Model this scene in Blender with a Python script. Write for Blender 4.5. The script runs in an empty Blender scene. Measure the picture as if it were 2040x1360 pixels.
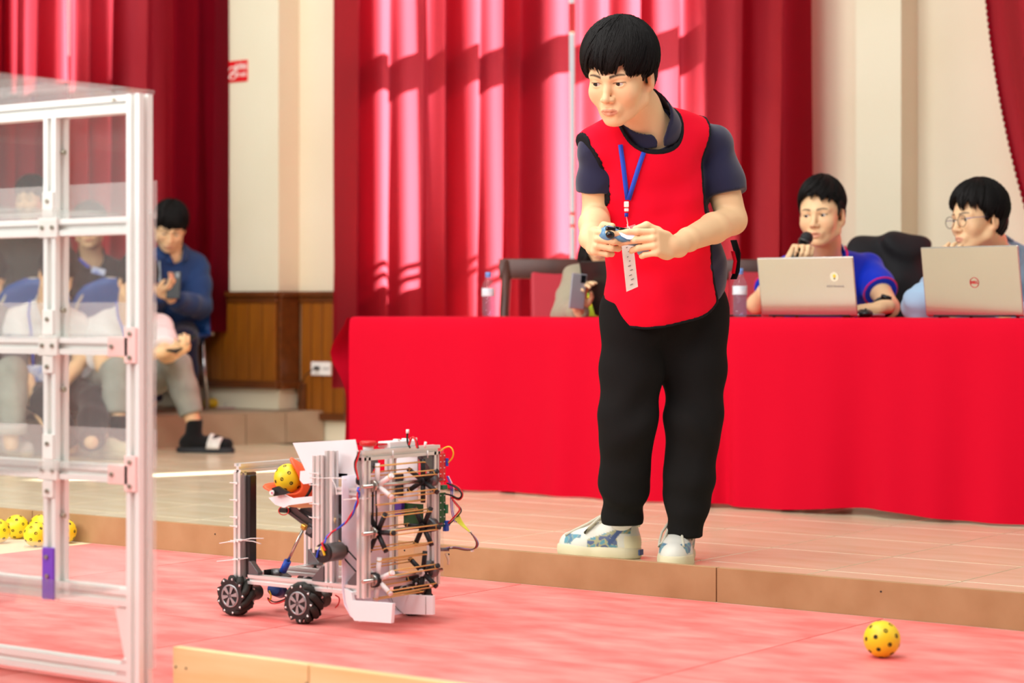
import bpy, bmesh, math, random
import numpy as np
from mathutils import Vector, Matrix, Euler
random.seed(7)
PI = math.pi
scene = bpy.context.scene
COL = scene.collection

# ---------------------------------------------------------------- camera, light, exposure
FPX, CAMH, HOR = 4240.0, 0.70, 618.0          # focal length in pixels of the 2040x1360 frame, eye height, horizon row
YAW = math.radians(36.4)
RV = np.array((math.cos(YAW), math.sin(YAW), 0.0)); FV = np.array((-math.sin(YAW), math.cos(YAW), 0.0)); ZV = np.array((0, 0, 1.0))
cam_data = bpy.data.cameras.new('camera'); cam = bpy.data.objects.new('camera', cam_data); COL.objects.link(cam)
cam.location = (0, 0, CAMH); cam.rotation_euler = (PI/2, 0, YAW)
cam_data.sensor_width = 36.0; cam_data.lens = FPX/2040*36.0; cam_data.shift_y = -(680-HOR)/2040
cam_data.clip_start = 0.05; cam_data.clip_end = 200
cam_data.dof.use_dof = True; cam_data.dof.focus_distance = 5.5; cam_data.dof.aperture_fstop = 3.4
scene.camera = cam

world = bpy.data.worlds.new('world'); scene.world = world; world.use_nodes = True
wn = world.node_tree
wn.nodes['Background'].inputs[0].default_value = (0.97, 0.985, 1.0, 1)
# an even overcast sky, brighter round the low sun behind the windows
bg = wn.nodes['Background']; tcw = wn.nodes.new('ShaderNodeTexCoord'); dt = wn.nodes.new('ShaderNodeVectorMath'); dt.operation = 'DOT_PRODUCT'
dt.inputs[1].default_value = (0.31, 0.78, 0.54); wn.links.new(tcw.outputs['Generated'], dt.inputs[0])
mx0 = wn.nodes.new('ShaderNodeMath'); mx0.operation = 'MAXIMUM'; mx0.inputs[1].default_value = 0; wn.links.new(dt.outputs['Value'], mx0.inputs[0])
pw0 = wn.nodes.new('ShaderNodeMath'); pw0.operation = 'POWER'; pw0.inputs[1].default_value = 3.0; wn.links.new(mx0.outputs[0], pw0.inputs[0])
ma0 = wn.nodes.new('ShaderNodeMath'); ma0.operation = 'MULTIPLY_ADD'; ma0.inputs[1].default_value = 3.2; ma0.inputs[2].default_value = 0.38; wn.links.new(pw0.outputs[0], ma0.inputs[0])
wn.links.new(ma0.outputs[0], bg.inputs[1])

def light(name, kind, loc, target, energy, color=(1, 1, 1), size=1.0, size_y=None, angle=None):
    ld = bpy.data.lights.new(name, kind); ld.energy = energy; ld.color = color
    if kind == 'AREA':
        ld.shape = 'RECTANGLE'; ld.size = size; ld.size_y = size_y or size
    if angle is not None: ld.angle = angle
    o = bpy.data.objects.new(name, ld); COL.objects.link(o); o.location = loc
    o.rotation_euler = (Vector(target)-Vector(loc)).to_track_quat('-Z', 'Y').to_euler()
    return o
# sun behind the windowed back wall, shining through the panes onto the curtains
light('sun', 'SUN', (4, 18, 9), (0, 8, 1.6), 66.0, (1.0, 0.96, 0.9), angle=math.radians(1.3))
# ceiling lamps of the hall, an added front fill lamp and the daylight of the side windows on the camera's left
light('ceiling_and_fill_light', 'AREA', (-4.6, 3.6, 4.6), (-4.2, 5.0, 0), 210, (1.0, 0.985, 0.96), 3.5, 1.2)
light('ceiling_and_fill_light', 'AREA', (-2.0, 1.5, 4.6), (-3.0, 4.5, 0), 190, (1.0, 0.985, 0.96), 3.5, 1.2)
light('ceiling_and_fill_light', 'AREA', (-2.6, -1.2, 3.6), (-3.6, 5.2, 0.9), 230, (1.0, 0.985, 0.96), 3.0, 1.6)  # added fill lamp near the camera, brightens the player and the red floor
light('side_window_light', 'AREA', (-6.2, -0.5, 2.7), (-3.6, 5.4, 0.9), 330, (1.0, 0.99, 0.97), 3.0, 2.2)
light('ceiling_and_fill_light', 'AREA', (-7.5, 6.2, 4.4), (-7.4, 8.4, .3), 85, (1.0, 0.98, 0.94), 2.5, 1.2)

vs = scene.view_settings
scene.display_settings.display_device = 'sRGB'
vs.view_transform = 'Standard'; vs.look = 'None'; vs.gamma = 1.0; vs.use_curve_mapping = False
vs.exposure = -0.74

# ---------------------------------------------------------------- photo geometry helpers
def P(px, py, d):
    u = (px-1020.0)/FPX
    v = RV*(u*d)+FV*d
    return np.array((v[0], v[1], CAMH-(py-HOR)/FPX*d))
def onfloor(px, py, z=0.0):
    return P(px, py, FPX*(CAMH-z)/(py-HOR))
def onY(px, py, Y):
    u = (px-1020.0)/FPX
    return P(px, py, Y/(u*RV[1]+FV[1]))
def onX(px, py, X):
    u = (px-1020.0)/FPX
    return P(px, py, X/(u*RV[0]+FV[0]))
def V(*a): return np.array(a, float)
def nrm(v):
    v = np.asarray(v, float); return v/np.linalg.norm(v)

# ---------------------------------------------------------------- materials
def lin(h):
    if isinstance(h, str):
        c = [int(h[i:i+2], 16)/255 for i in (0, 2, 4)]
    else: c = [x/255 for x in h]
    return tuple(x/12.92 if x <= .04045 else ((x+.055)/1.055)**2.4 for x in c)+(1.0,)
MATS = {}
def mat(name, col=None, rough=.5, metal=0.0, spec=.5, bump=None, var=None, attr=False, sheen=0, trans=None, coat=0, stretch=None, emit=None, alpha=None):
    if name in MATS: return MATS[name]
    m = bpy.data.materials.new(name); m.use_nodes = True; nt = m.node_tree
    b = nt.nodes['Principled BSDF']; L = nt.links.new
    if col is not None: b.inputs['Base Color'].default_value = lin(col)
    b.inputs['Roughness'].default_value = rough; b.inputs['Metallic'].default_value = metal
    b.inputs['Specular IOR Level'].default_value = spec
    if sheen: b.inputs['Sheen Weight'].default_value = sheen
    if coat: b.inputs['Coat Weight'].default_value = coat
    if emit: b.inputs['Emission Color'].default_value = lin(emit[0]); b.inputs['Emission Strength'].default_value = emit[1]
    src = None
    if attr:
        a = nt.nodes.new('ShaderNodeAttribute'); a.attribute_name = 'Col'; src = a.outputs['Color']
        L(src, b.inputs['Base Color'])
    if var or bump:
        tc = nt.nodes.new('ShaderNodeTexCoord'); co = tc.outputs['Object']
        if stretch:
            mp = nt.nodes.new('ShaderNodeMapping'); mp.inputs['Scale'].default_value = stretch; L(co, mp.inputs['Vector']); co = mp.outputs[0]
    if var:
        n = nt.nodes.new('ShaderNodeTexNoise'); n.inputs['Scale'].default_value = var[0]; n.inputs['Detail'].default_value = 5; L(co, n.inputs['Vector'])
        mx = nt.nodes.new('ShaderNodeMix'); mx.data_type = 'RGBA'
        r = nt.nodes.new('ShaderNodeMapRange'); r.inputs[1].default_value = .35; r.inputs[2].default_value = .68; L(n.outputs['Fac'], r.inputs[0]); L(r.outputs[0], mx.inputs['Factor'])
        if src: L(src, mx.inputs['A'])
        else: mx.inputs['A'].default_value = lin(col)
        mx.inputs['B'].default_value = lin(var[1])
        L(mx.outputs['Result'], b.inputs['Base Color'])
    if bump:
        n = nt.nodes.new('ShaderNodeTexNoise'); n.inputs['Scale'].default_value = bump[0]; n.inputs['Detail'].default_value = 4; L(co, n.inputs['Vector'])
        bp = nt.nodes.new('ShaderNodeBump'); bp.inputs['Strength'].default_value = bump[1]; bp.inputs['Distance'].default_value = bump[2] if len(bump) > 2 else .01
        L(n.outputs['Fac'], bp.inputs['Height']); L(bp.outputs[0], b.inputs['Normal'])
    if trans:   # a share of light passes through diffusely (cloth)
        t = nt.nodes.new('ShaderNodeBsdfTranslucent'); t.inputs[0].default_value = lin(trans[0])
        ms = nt.nodes.new('ShaderNodeMixShader'); ms.inputs[0].default_value = trans[1]
        out = nt.nodes['Material Output']; L(b.outputs[0], ms.inputs[1]); L(t.outputs[0], ms.inputs[2]); L(ms.outputs[0], out.inputs[0])
    MATS[name] = m
    return m
def mat_clear(name, tint, haze, hazecol='ffffff', rough=.03):
    """thin clear plastic: mostly see-through, with a faint milky film and a glossy coat"""
    if name in MATS: return MATS[name]
    m = bpy.data.materials.new(name); m.use_nodes = True; nt = m.node_tree; L = nt.links.new
    nt.nodes.remove(nt.nodes['Principled BSDF']); out = nt.nodes['Material Output']
    t = nt.nodes.new('ShaderNodeBsdfTransparent'); t.inputs[0].default_value = lin(tint)
    d = nt.nodes.new('ShaderNodeBsdfDiffuse'); d.inputs[0].default_value = lin(hazecol)
    g = nt.nodes.new('ShaderNodeBsdfGlossy'); g.inputs['Roughness'].default_value = rough
    tl = nt.nodes.new('ShaderNodeBsdfTranslucent'); tl.inputs[0].default_value = lin(hazecol); md = nt.nodes.new('ShaderNodeAddShader'); L(d.outputs[0], md.inputs[0]); L(tl.outputs[0], md.inputs[1])
    d.inputs[0].default_value = tl.inputs[0].default_value = tuple(.6*x for x in lin(hazecol)[:3])+(1,)
    m1 = nt.nodes.new('ShaderNodeMixShader'); m1.inputs[0].default_value = haze; L(t.outputs[0], m1.inputs[1]); L(md.outputs[0], m1.inputs[2])
    lw = nt.nodes.new('ShaderNodeLayerWeight'); lw.inputs[0].default_value = .5
    pw = nt.nodes.new('ShaderNodeMath'); pw.operation = 'POWER'; pw.inputs[1].default_value = 4.0; L(lw.outputs['Facing'], pw.inputs[0])
    fr = nt.nodes.new('ShaderNodeMath'); fr.operation = 'MULTIPLY_ADD'; fr.inputs[1].default_value = .40; fr.inputs[2].default_value = .02; L(pw.outputs[0], fr.inputs[0])
    m2 = nt.nodes.new('ShaderNodeMixShader'); L(fr.outputs[0], m2.inputs[0]); L(m1.outputs[0], m2.inputs[1]); L(g.outputs[0], m2.inputs[2])
    L(m2.outputs[0], out.inputs[0]); MATS[name] = m
    return m

# ---------------------------------------------------------------- objects
WL = {}
def tag(o, label=None, cat=None, group=None, kind=None):
    if label: o['label'] = label
    if cat: o['category'] = cat
    if group: o['group'] = group
    if kind: o['kind'] = kind
    return o
def thing(name, label, cat, loc=(0, 0, 0), group=None):
    o = bpy.data.objects.new(name, None); o.empty_display_size = .1; COL.objects.link(o)
    o.location = tuple(float(x) for x in loc); WL[o.name] = Vector(o.location)
    return tag(o, label, cat, group)
def place(o, c, parent):
    c = Vector([float(x) for x in c])
    if parent is not None:
        o.parent = parent; o.location = c-WL[parent.name]
    else: o.location = c
    WL[o.name] = c
def link_mesh(name, me, m, parent=None, label=None, kind=None, c=None):
    o = bpy.data.objects.new(name, me); COL.objects.link(o)
    if m is not None:
        for x in (m if isinstance(m, (list, tuple)) else [m]): me.materials.append(x)
    place(o, c if c is not None else (0, 0, 0), parent)
    if label: o['label'] = label
    if kind: o['kind'] = kind
    return o
def np_mesh(name, verts, quads, smooth=True, col=None, tris=None):
    me = bpy.data.meshes.new(name)
    v = np.ascontiguousarray(verts, np.float32); q = np.ascontiguousarray(quads, np.int32)
    me.vertices.add(len(v)); me.vertices.foreach_set('co', v.ravel())
    n = len(q); k = q.shape[1]
    me.loops.add(n*k); me.loops.foreach_set('vertex_index', q.ravel())
    me.polygons.add(n); me.polygons.foreach_set('loop_start', np.arange(0, n*k, k, dtype=np.int32))
    me.polygons.foreach_set('loop_total', np.full(n, k, np.int32))
    if smooth: me.polygons.foreach_set('use_smooth', np.ones(n, bool))
    me.update(calc_edges=True); me.validate()
    if col is not None:
        a = me.color_attributes.new('Col', 'FLOAT_COLOR', 'POINT')
        a.data.foreach_set('color', np.ascontiguousarray(np.c_[col, np.ones(len(col))], np.float32).ravel())
    return me

class MB:
    """collects simple solids into one mesh (world coordinates, or local ones through a transform)"""
    def __init__(s, M=None):
        s.v = []; s.f = []; s.M = M; s.sm = []
    def _add(s, verts, faces, smooth=False):
        b = len(s.v)
        for p in verts:
            p = Vector([float(x) for x in p]); s.v.append(s.M @ p if s.M is not None else p)
        for f in faces: s.f.append([b+i for i in f]); s.sm.append(smooth)
        return s
    def box(s, c, size, rot=None, taper=None):
        c = Vector([float(x) for x in c]); hx, hy, hz = [x/2 for x in size]
        vs = [Vector((x*hx, y*hy, z*hz)) for z in (-1, 1) for y in (-1, 1) for x in (-1, 1)]
        if taper:
            for v in vs[4:]: v.x *= taper; v.y *= taper
        if rot is not None:
            R = rot if isinstance(rot, Matrix) else Euler(rot).to_matrix()
            vs = [R @ v for v in vs]
        return s._add([c+v for v in vs], [(0, 2, 3, 1), (4, 5, 7, 6), (0, 1, 5, 4), (2, 6, 7, 3), (0, 4, 6, 2), (1, 3, 7, 5)])
    def bar(s, a, b, w, h, up=(0, 0, 1)):
        a = Vector([float(x) for x in a]); b = Vector([float(x) for x in b]); z = (b-a); L = z.length; z.normalize()
        up = Vector(up)
        if abs(z.dot(up)) > .98: up = Vector((0, 1, 0))
        x = up.cross(z).normalized(); y = z.cross(x)
        return s.box((a+b)/2, (w, h, L), Matrix((x, y, z)).transposed())
    def cyl(s, a, b, r, r2=None, n=16, cap=True, smooth=True):
        a = Vector([float(x) for x in a]); b = Vector([float(x) for x in b]); r2 = r if r2 is None else r2
        z = (b-a).normalized(); x = z.orthogonal().normalized(); y = z.cross(x)
        vs = []
        for (c, rr) in ((a, r), (b, r2)):
            for i in range(n):
                t = 2*PI*i/n; vs.append(c+(x*math.cos(t)+y*math.sin(t))*rr)
        fs = [(i, (i+1) % n, n+(i+1) % n, n+i) for i in range(n)]
        s._add(vs, fs, smooth)
        if cap: s._add(vs, [tuple(range(n-1, -1, -1)), tuple(range(n, 2*n))])
        return s
    def tube(s, pts, r, n=8, closed=False, cap=True):
        pts = [Vector([float(x) for x in p]) for p in pts]; m = len(pts)
        rr = r if isinstance(r, (list, tuple)) else [r]*m
        vs = []; up = None
        for i, p in enumerate(pts):
            a = pts[i-1] if (i > 0 or closed) else p; b = pts[(i+1) % m] if (i < m-1 or closed) else p
            t = (b-a).normalized()
            if up is None: up = t.orthogonal().normalized()
            up = (up-t*up.dot(t)).normalized(); w = t.cross(up)
            for k in range(n):
                q = 2*PI*k/n; vs.append(p+(up*math.cos(q)+w*math.sin(q))*rr[i])
        fs = []
        for i in range(m if closed else m-1):
            j = (i+1) % m
            for k in range(n): fs.append((i*n+k, i*n+(k+1) % n, j*n+(k+1) % n, j*n+k))
        s._add(vs, fs, True)
        if cap and not closed: s._add(vs, [tuple(range(n-1, -1, -1)), tuple(range((m-1)*n, m*n))])
        return s
    def lathe(s, prof, n=24, c=(0, 0, 0), axis='z', smooth=True):
        vs = []; m = len(prof)
        for (r, z) in prof:
            for k in range(n):
                t = 2*PI*k/n; q = (r*math.cos(t), r*math.sin(t), z)
                if axis == 'y': q = (q[0], q[2], q[1])
                if axis == 'x': q = (q[2], q[0], q[1])
                vs.append((c[0]+q[0], c[1]+q[1], c[2]+q[2]))
        fs = [(i*n+k, i*n+(k+1) % n, (i+1)*n+(k+1) % n, (i+1)*n+k) for i in range(m-1) for k in range(n)]
        if axis == 'y': fs = [f[::-1] for f in fs]
        return s._add(vs, fs, smooth)
    def prism(s, poly, off, n=None):
        """poly: 3-D outline, extruded by off"""
        poly = [Vector([float(x) for x in p]) for p in poly]; off = Vector([float(x) for x in off]); m = len(poly)
        vs = poly+[p+off for p in poly]
        return s._add(vs, [tuple(range(m-1, -1, -1)), tuple(range(m, 2*m))]+[(i, (i+1) % m, m+(i+1) % m, m+i) for i in range(m)])
    def ball(s, c, r, n=16, m=10, R=None):
        r = r if isinstance(r, (tuple, list)) else (r, r, r); vs = []; c = Vector([float(x) for x in c])
        for i in range(m+1):
            ph = PI*i/m
            for k in range(n):
                t = 2*PI*k/n; q = Vector((r[0]*math.sin(ph)*math.cos(t), r[1]*math.sin(ph)*math.sin(t), r[2]*math.cos(ph)))
                if R is not None: q = R @ q
                vs.append(c+q)
        return s._add(vs, [(i*n+k, (i+1)*n+k, (i+1)*n+(k+1) % n, i*n+(k+1) % n) for i in range(m) for k in range(n)], True)
    def sheet(s, rows, thick=None, smooth=True):
        """grid of points rows[i][j]; with thickness along the surface normal through a Solidify modifier at build"""
        n = len(rows[0]); vs = [p for r in rows for p in r]
        return s._add(vs, [(i*n+j, i*n+j+1, (i+1)*n+j+1, (i+1)*n+j) for i in range(len(rows)-1) for j in range(n-1)], smooth)
    def build(s, name, m, parent=None, label=None, kind=None, bevel=None, solid=None, c=None, weld=False, sub=0):
        vs = s.v
        if c is None:
            c = Vector((0, 0, 0))
            lo = Vector([min(v[i] for v in vs) for i in range(3)]); hi = Vector([max(v[i] for v in vs) for i in range(3)]); c = (lo+hi)/2
        else: c = Vector([float(x) for x in c])
        me = bpy.data.meshes.new(name); me.from_pydata([tuple(v-c) for v in vs], [], s.f)
        me.polygons.foreach_set('use_smooth', s.sm)
        bm = bmesh.new(); bm.from_mesh(me); bmesh.ops.remove_doubles(bm, verts=bm.verts, dist=1e-6)
        bmesh.ops.recalc_face_normals(bm, faces=bm.faces); bm.to_mesh(me); bm.free()
        o = link_mesh(name, me, m, parent, label, kind, c)
        if solid:
            md = o.modifiers.new('solid', 'SOLIDIFY'); md.thickness = solid; md.offset = 0
        if bevel:
            md = o.modifiers.new('bevel', 'BEVEL'); md.width = bevel; md.segments = 2; md.limit_method = 'ANGLE'; md.angle_limit = math.radians(40)
        if sub:
            md = o.modifiers.new('sub', 'SUBSURF'); md.levels = sub; md.render_levels = sub
        return o
def struct(o): o['kind'] = 'structure'; return o
def copy_tree(o, parent=None, loc=None, rot=None):
    c = o.copy(); COL.objects.link(c)
    if parent is not None: c.parent = parent
    if loc is not None: c.location = tuple(float(x) for x in loc); WL[c.name] = Vector(c.location)
    if rot is not None: c.rotation_euler = rot
    for ch in [x for x in list(o.children)]: copy_tree(ch, c)
    return c
def text_mesh(name, body, size, m, parent, origin, xdir, ydir, extrude=.0006, align='CENTER', label=None, bold=0.0, sx=1.0):
    cu = bpy.data.curves.new(name, 'FONT'); cu.body = body; cu.size = size; cu.extrude = extrude; cu.align_x = align; cu.align_y = 'CENTER'; cu.resolution_u = 3; cu.offset = bold
    tmp = bpy.data.objects.new('tmp_text', cu); COL.objects.link(tmp)
    dg = bpy.context.evaluated_depsgraph_get(); me = bpy.data.meshes.new_from_object(tmp.evaluated_get(dg))
    bpy.data.objects.remove(tmp); bpy.data.curves.remove(cu)
    x = Vector(nrm(xdir)); y = Vector(nrm(ydir)); z = x.cross(y)
    R = Matrix((x, y, z)).transposed().to_4x4()
    me.transform(R @ Matrix.Scale(sx, 4, Vector((1, 0, 0))))
    me.materials.clear()
    return link_mesh(name, me, m, parent, label, c=origin)
# ---------------------------------------------------------------- smooth solids on a grid (bodies, hair, clothes)
def axis(lo, hi, h, fine=()):
    x = lo; out = [lo]
    while x < hi:
        s = h
        for (a, b, f) in fine:
            if a-1e-9 <= x < b: s = min(s, f)
        x += s; out.append(x)
    return np.array(out)
class Field:
    def __init__(s, xs, ys, zs):
        s.ax = (xs, ys, zs); s.f = np.full((len(xs), len(ys), len(zs)), 1.0, np.float32)
    def clone(s, off=0.0):
        g = Field(*s.ax); g.f = s.f-np.float32(off); return g
    def sl(s, lo, hi):
        r = []
        for a, l, h in zip(s.ax, lo, hi):
            i = max(0, np.searchsorted(a, l)-1); j = min(len(a), np.searchsorted(a, h)+1); r.append(slice(i, max(j, i)))
        return tuple(r)
    def coords(s, sl, fr=None):
        X = s.ax[0][sl[0]][:, None, None]; Y = s.ax[1][sl[1]][None, :, None]; Z = s.ax[2][sl[2]][None, None, :]
        if fr is None: return X, Y, Z
        R, t, k = fr
        X = X-t[0]; Y = Y-t[1]; Z = Z-t[2]
        return [(R[0, i]*X+R[1, i]*Y+R[2, i]*Z)/k for i in range(3)]
    def apply(s, fn, lo, hi, k=0.0, mode='u', fr=None, pad=None):
        """lo, hi: bounds in world space"""
        sc = fr[2] if fr else 1.0; k = k*sc
        pad = pad if pad is not None else 2*k+.006
        sl = s.sl(np.asarray(lo)-pad, np.asarray(hi)+pad)
        A = s.f[sl]
        if A.size == 0: return s
        D = (fn(*s.coords(sl, fr))*sc).astype(np.float32)
        if mode == 'u': s.f[sl] = smin(A, D, k)
        elif mode == 's': s.f[sl] = -smin(-A, D, k)
        elif mode == 'i': s.f[sl] = -smin(-A, -D, k)
        return s
    def everywhere(s, fn, fr=None, mode='i', k=0.0):
        sc = fr[2] if fr else 1.0
        full = (slice(None),)*3
        D = (fn(*s.coords(full, fr))*sc).astype(np.float32); D = np.broadcast_to(D, s.f.shape)
        if mode == 'i': s.f = -smin(-s.f, -D, k)
        elif mode == 's': s.f = -smin(-s.f, D, k)
        elif mode == 'u': s.f = smin(s.f, D, k)
        elif mode == '+': s.f = s.f+D
        return s
    # primitives -----------------------------------------------------------
    def cone(s, a, b, ra, rb, k=.01, mode='u', fr=None):
        a = np.asarray(a, float); b = np.asarray(b, float); ba = b-a; bb = max(float(ba@ba), 1e-12)
        def fn(X, Y, Z):
            x = X-a[0]; y = Y-a[1]; z = Z-a[2]
            h = np.clip((x*ba[0]+y*ba[1]+z*ba[2])/bb, 0, 1)
            return np.sqrt((x-h*ba[0])**2+(y-h*ba[1])**2+(z-h*ba[2])**2)-(ra+(rb-ra)*h)
        r = max(ra, rb); lo, hi = bounds([a, b], r, fr)
        return s.apply(fn, lo, hi, k, mode, fr)
    def chain(s, pts, rs, k=.01, mode='u', fr=None):
        for i in range(len(pts)-1): s.cone(pts[i], pts[i+1], rs[i], rs[i+1], k, mode, fr)
        return s
    def ell(s, c, r, k=.01, mode='u', fr=None, R=None):
        c = np.asarray(c, float); r = np.asarray(r, float)
        if R is not None: R = np.asarray(R, float)
        def fn(X, Y, Z):
            x = X-c[0]; y = Y-c[1]; z = Z-c[2]
            if R is not None: x, y, z = [R[0, i]*x+R[1, i]*y+R[2, i]*z for i in range(3)]
            k0 = np.sqrt((x/r[0])**2+(y/r[1])**2+(z/r[2])**2); k1 = np.sqrt((x/r[0]**2)**2+(y/r[1]**2)**2+(z/r[2]**2)**2)+1e-9
            return k0*(k0-1)/k1
        lo, hi = bounds([c], max(r), fr)
        return s.apply(fn, lo, hi, k, mode, fr)
    def rbox(s, c, half, rad, k=.005, mode='u', fr=None, R=None):
        c = np.asarray(c, float); b = np.asarray(half, float)-rad
        if R is not None: R = np.asarray(R, float)
        def fn(X, Y, Z):
            x = X-c[0]; y = Y-c[1]; z = Z-c[2]
            if R is not None: x, y, z = [R[0, i]*x+R[1, i]*y+R[2, i]*z for i in range(3)]
            qx = np.abs(x)-b[0]; qy = np.abs(y)-b[1]; qz = np.abs(z)-b[2]
            return np.sqrt(np.maximum(qx, 0)**2+np.maximum(qy, 0)**2+np.maximum(qz, 0)**2)+np.minimum(np.maximum(np.maximum(qx, qy), qz), 0)-rad
        lo, hi = bounds([c], float(np.linalg.norm(half)), fr)
        return s.apply(fn, lo, hi, k, mode, fr)
    def plane(s, p, n, k=0.0):
        """keep the side the normal points away from"""
        p = np.asarray(p, float); n = nrm(n)
        return s.everywhere(lambda X, Y, Z: (X-p[0])*n[0]+(Y-p[1])*n[1]+(Z-p[2])*n[2], None, 'i', k)
    def mesh(s): return nets(s.f, *s.ax)
def smin(a, b, k):
    if k <= 1e-9: return np.minimum(a, b)
    h = np.maximum(k-np.abs(a-b), 0)/np.float32(k)
    return np.minimum(a, b)-h*h*np.float32(k*.25)
def bounds(pts, r, fr):
    P_ = [np.asarray(p, float) for p in pts]
    if fr is not None: P_ = [fr[0] @ p*fr[2]+fr[1] for p in P_]; r = r*fr[2]
    return np.min(P_, 0)-r, np.max(P_, 0)+r
def nets(f, xs, ys, zs):
    ins = f < 0
    c = np.zeros(tuple(n-1 for n in f.shape), np.uint8)
    for dx in (0, 1):
        for dy in (0, 1):
            for dz in (0, 1):
                c += ins[dx:f.shape[0]-1+dx, dy:f.shape[1]-1+dy, dz:f.shape[2]-1+dz]
    i, j, k = np.nonzero((c > 0) & (c < 8)); N = len(i)
    acc = np.zeros((N, 3)); cnt = np.zeros(N)
    ax = (xs, ys, zs); base = (i, j, k)
    for d in range(3):
        o1, o2 = [e for e in range(3) if e != d]
        for p in (0, 1):
            for q in (0, 1):
                off = [0, 0, 0]; off[o1] = p; off[o2] = q
                a = [base[e]+off[e] for e in range(3)]; b = list(a); b[d] = a[d]+1
                va = f[tuple(a)]; vb = f[tuple(b)]; m = (va < 0) != (vb < 0)
                t = np.where(m, va/np.where(m, va-vb, 1), 0)
                pos = np.stack([ax[e][a[e]] for e in range(3)], 1); pos[:, d] += t*(ax[d][b[d]]-ax[d][a[d]])
                acc += pos*m[:, None]; cnt += m
    Vv = acc/cnt[:, None]
    idm = np.full(c.shape, -1, np.int32); idm[i, j, k] = np.arange(N, dtype=np.int32)
    Q = []
    for d in range(3):
        e1, e2 = (d+1) % 3, (d+2) % 3
        A = [slice(1, -1)]*3; A[d] = slice(0, -1); B = [slice(1, -1)]*3; B[d] = slice(1, None)
        ia = ins[tuple(A)]; ib = ins[tuple(B)]
        n = list(np.nonzero(ia != ib)); flip = ib[tuple(n)]
        g = [n[0], n[1], n[2]]; g[e1] = g[e1]+1; g[e2] = g[e2]+1
        def cell(a, b):
            h = list(g); h[e1] = h[e1]-a; h[e2] = h[e2]-b; return idm[tuple(h)]
        q = np.stack([cell(1, 1), cell(0, 1), cell(0, 0), cell(1, 0)], 1)
        q[flip] = q[flip][:, ::-1]; Q.append(q)
    return Vv, np.concatenate(Q)
def drop_small(v, q, keep=None):
    """keep the biggest connected piece (and, with keep, all pieces of at least that many vertices)"""
    n = len(v); lab = np.arange(n)
    while True:
        m = lab[q].min(1); new = lab.copy()
        for c in range(4): np.minimum.at(new, q[:, c], m)
        new = new[new]
        if (new == lab).all(): break
        lab = new
    u, inv, ct = np.unique(lab, return_inverse=True, return_counts=True)
    ok = ct >= (keep if keep else ct.max()); sel = ok[inv]
    idx = np.cumsum(sel)-1; qs = q[sel[q[:, 0]]]
    return v[sel], idx[qs], sel
def smooth_mesh(v, q, it=2, lam=.5):
    e = np.concatenate([q[:, [0, 1]], q[:, [1, 2]], q[:, [2, 3]], q[:, [3, 0]]])
    for _ in range(it):
        s = np.zeros_like(v); c = np.zeros(len(v))
        for a, b in ((0, 1), (1, 0)):
            for d in range(3): s[:, d] += np.bincount(e[:, a], v[e[:, b], d], len(v))
            c += np.bincount(e[:, a], minlength=len(v))
        v = v+(s/c[:, None]-v)*lam
    return v
def sdf_obj(name, field, m, parent, smooth=1, col=None, label=None, keep=None, kind=None):
    v, q = field.mesh()
    v, q, _ = drop_small(v, q, keep)
    if smooth: v = smooth_mesh(v, q, smooth)
    cc = col(v) if col is not None else None
    c = (v.min(0)+v.max(0))/2
    me = np_mesh(name, v-c, q, True, cc)
    return link_mesh(name, me, m, parent, label, kind, c)
def frame(x, y, z, t, s=1.0): return (np.stack([nrm(x), nrm(y), nrm(z)], 1), np.asarray(t, float), s)
def rot_frame(base, yaw=0, pitch=0, roll=0):
    """rotate a head frame (face to local -y): yaw turns, pitch nods down, roll tilts to the head's left"""
    R = base
    def rz(a): return np.array([[math.cos(a), -math.sin(a), 0], [math.sin(a), math.cos(a), 0], [0, 0, 1]])
    def rx(a): return np.array([[1, 0, 0], [0, math.cos(a), -math.sin(a)], [0, math.sin(a), math.cos(a)]])
    def ry(a): return np.array([[math.cos(a), 0, math.sin(a)], [0, 1, 0], [-math.sin(a), 0, math.cos(a)]])
    return R @ rz(math.radians(yaw)) @ rx(math.radians(pitch)) @ ry(math.radians(roll))
# ---------------------------------------------------------------- materials of the hall
M_wall = mat('wall_paint', 'e6dec4', .85, var=(1.3, 'e0d7ba'))
M_tile = mat('floor_tile', 'e0d6b6', .24, var=(3.0, 'd8caa4'), stretch=(1, 4, 1), coat=.1)
M_grout = mat('floor_grout', 'efe4d0', .8)
M_step = mat('step_tile', 'b49c80', .5, var=(5, 'a88d70'))
M_red = mat('arena_red_paint', 'ea6c66', .62, var=(5.5, 'f2958c'), stretch=(1, 2.2, 1))
M_cream = mat('arena_cream_board', 'f3e3b8', .6)
M_mdf = mat('mdf_edge', 'b08c62', .85, var=(9, 'a47e54'), bump=(60, .1, .002))
M_pine = mat('pine_board', 'e6cf9a', .6, var=(6, 'd9bd80'), stretch=(.5, 4, 6))
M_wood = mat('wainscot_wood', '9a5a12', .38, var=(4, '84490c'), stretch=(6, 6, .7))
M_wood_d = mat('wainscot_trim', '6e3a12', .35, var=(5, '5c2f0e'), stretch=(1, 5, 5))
M_frame = mat('window_frame_paint', 'e9d6c2', .5)
M_pane = mat_clear('window_glass', 'ffffff', .02)
M_curt = mat('curtain_cloth', '5c0016', .95, spec=.1, trans=('ff5e70', .44), var=(14, '500013'), stretch=(1, 1, .2))
M_cloth = mat('table_cloth', 'd40026', .9, spec=.15)
M_dark = mat('dark_shadowless_black', '161413', .6)

def panel(name, x0, x1, y0, y1, z0, z1, m, kind='structure', parent=None, bevel=None):
    o = MB().box(((x0+x1)/2, (y0+y1)/2, (z0+z1)/2), (x1-x0, y1-y0, z1-z0)).build(name, m, parent, bevel=bevel)
    if kind: o['kind'] = kind
    return o

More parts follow.
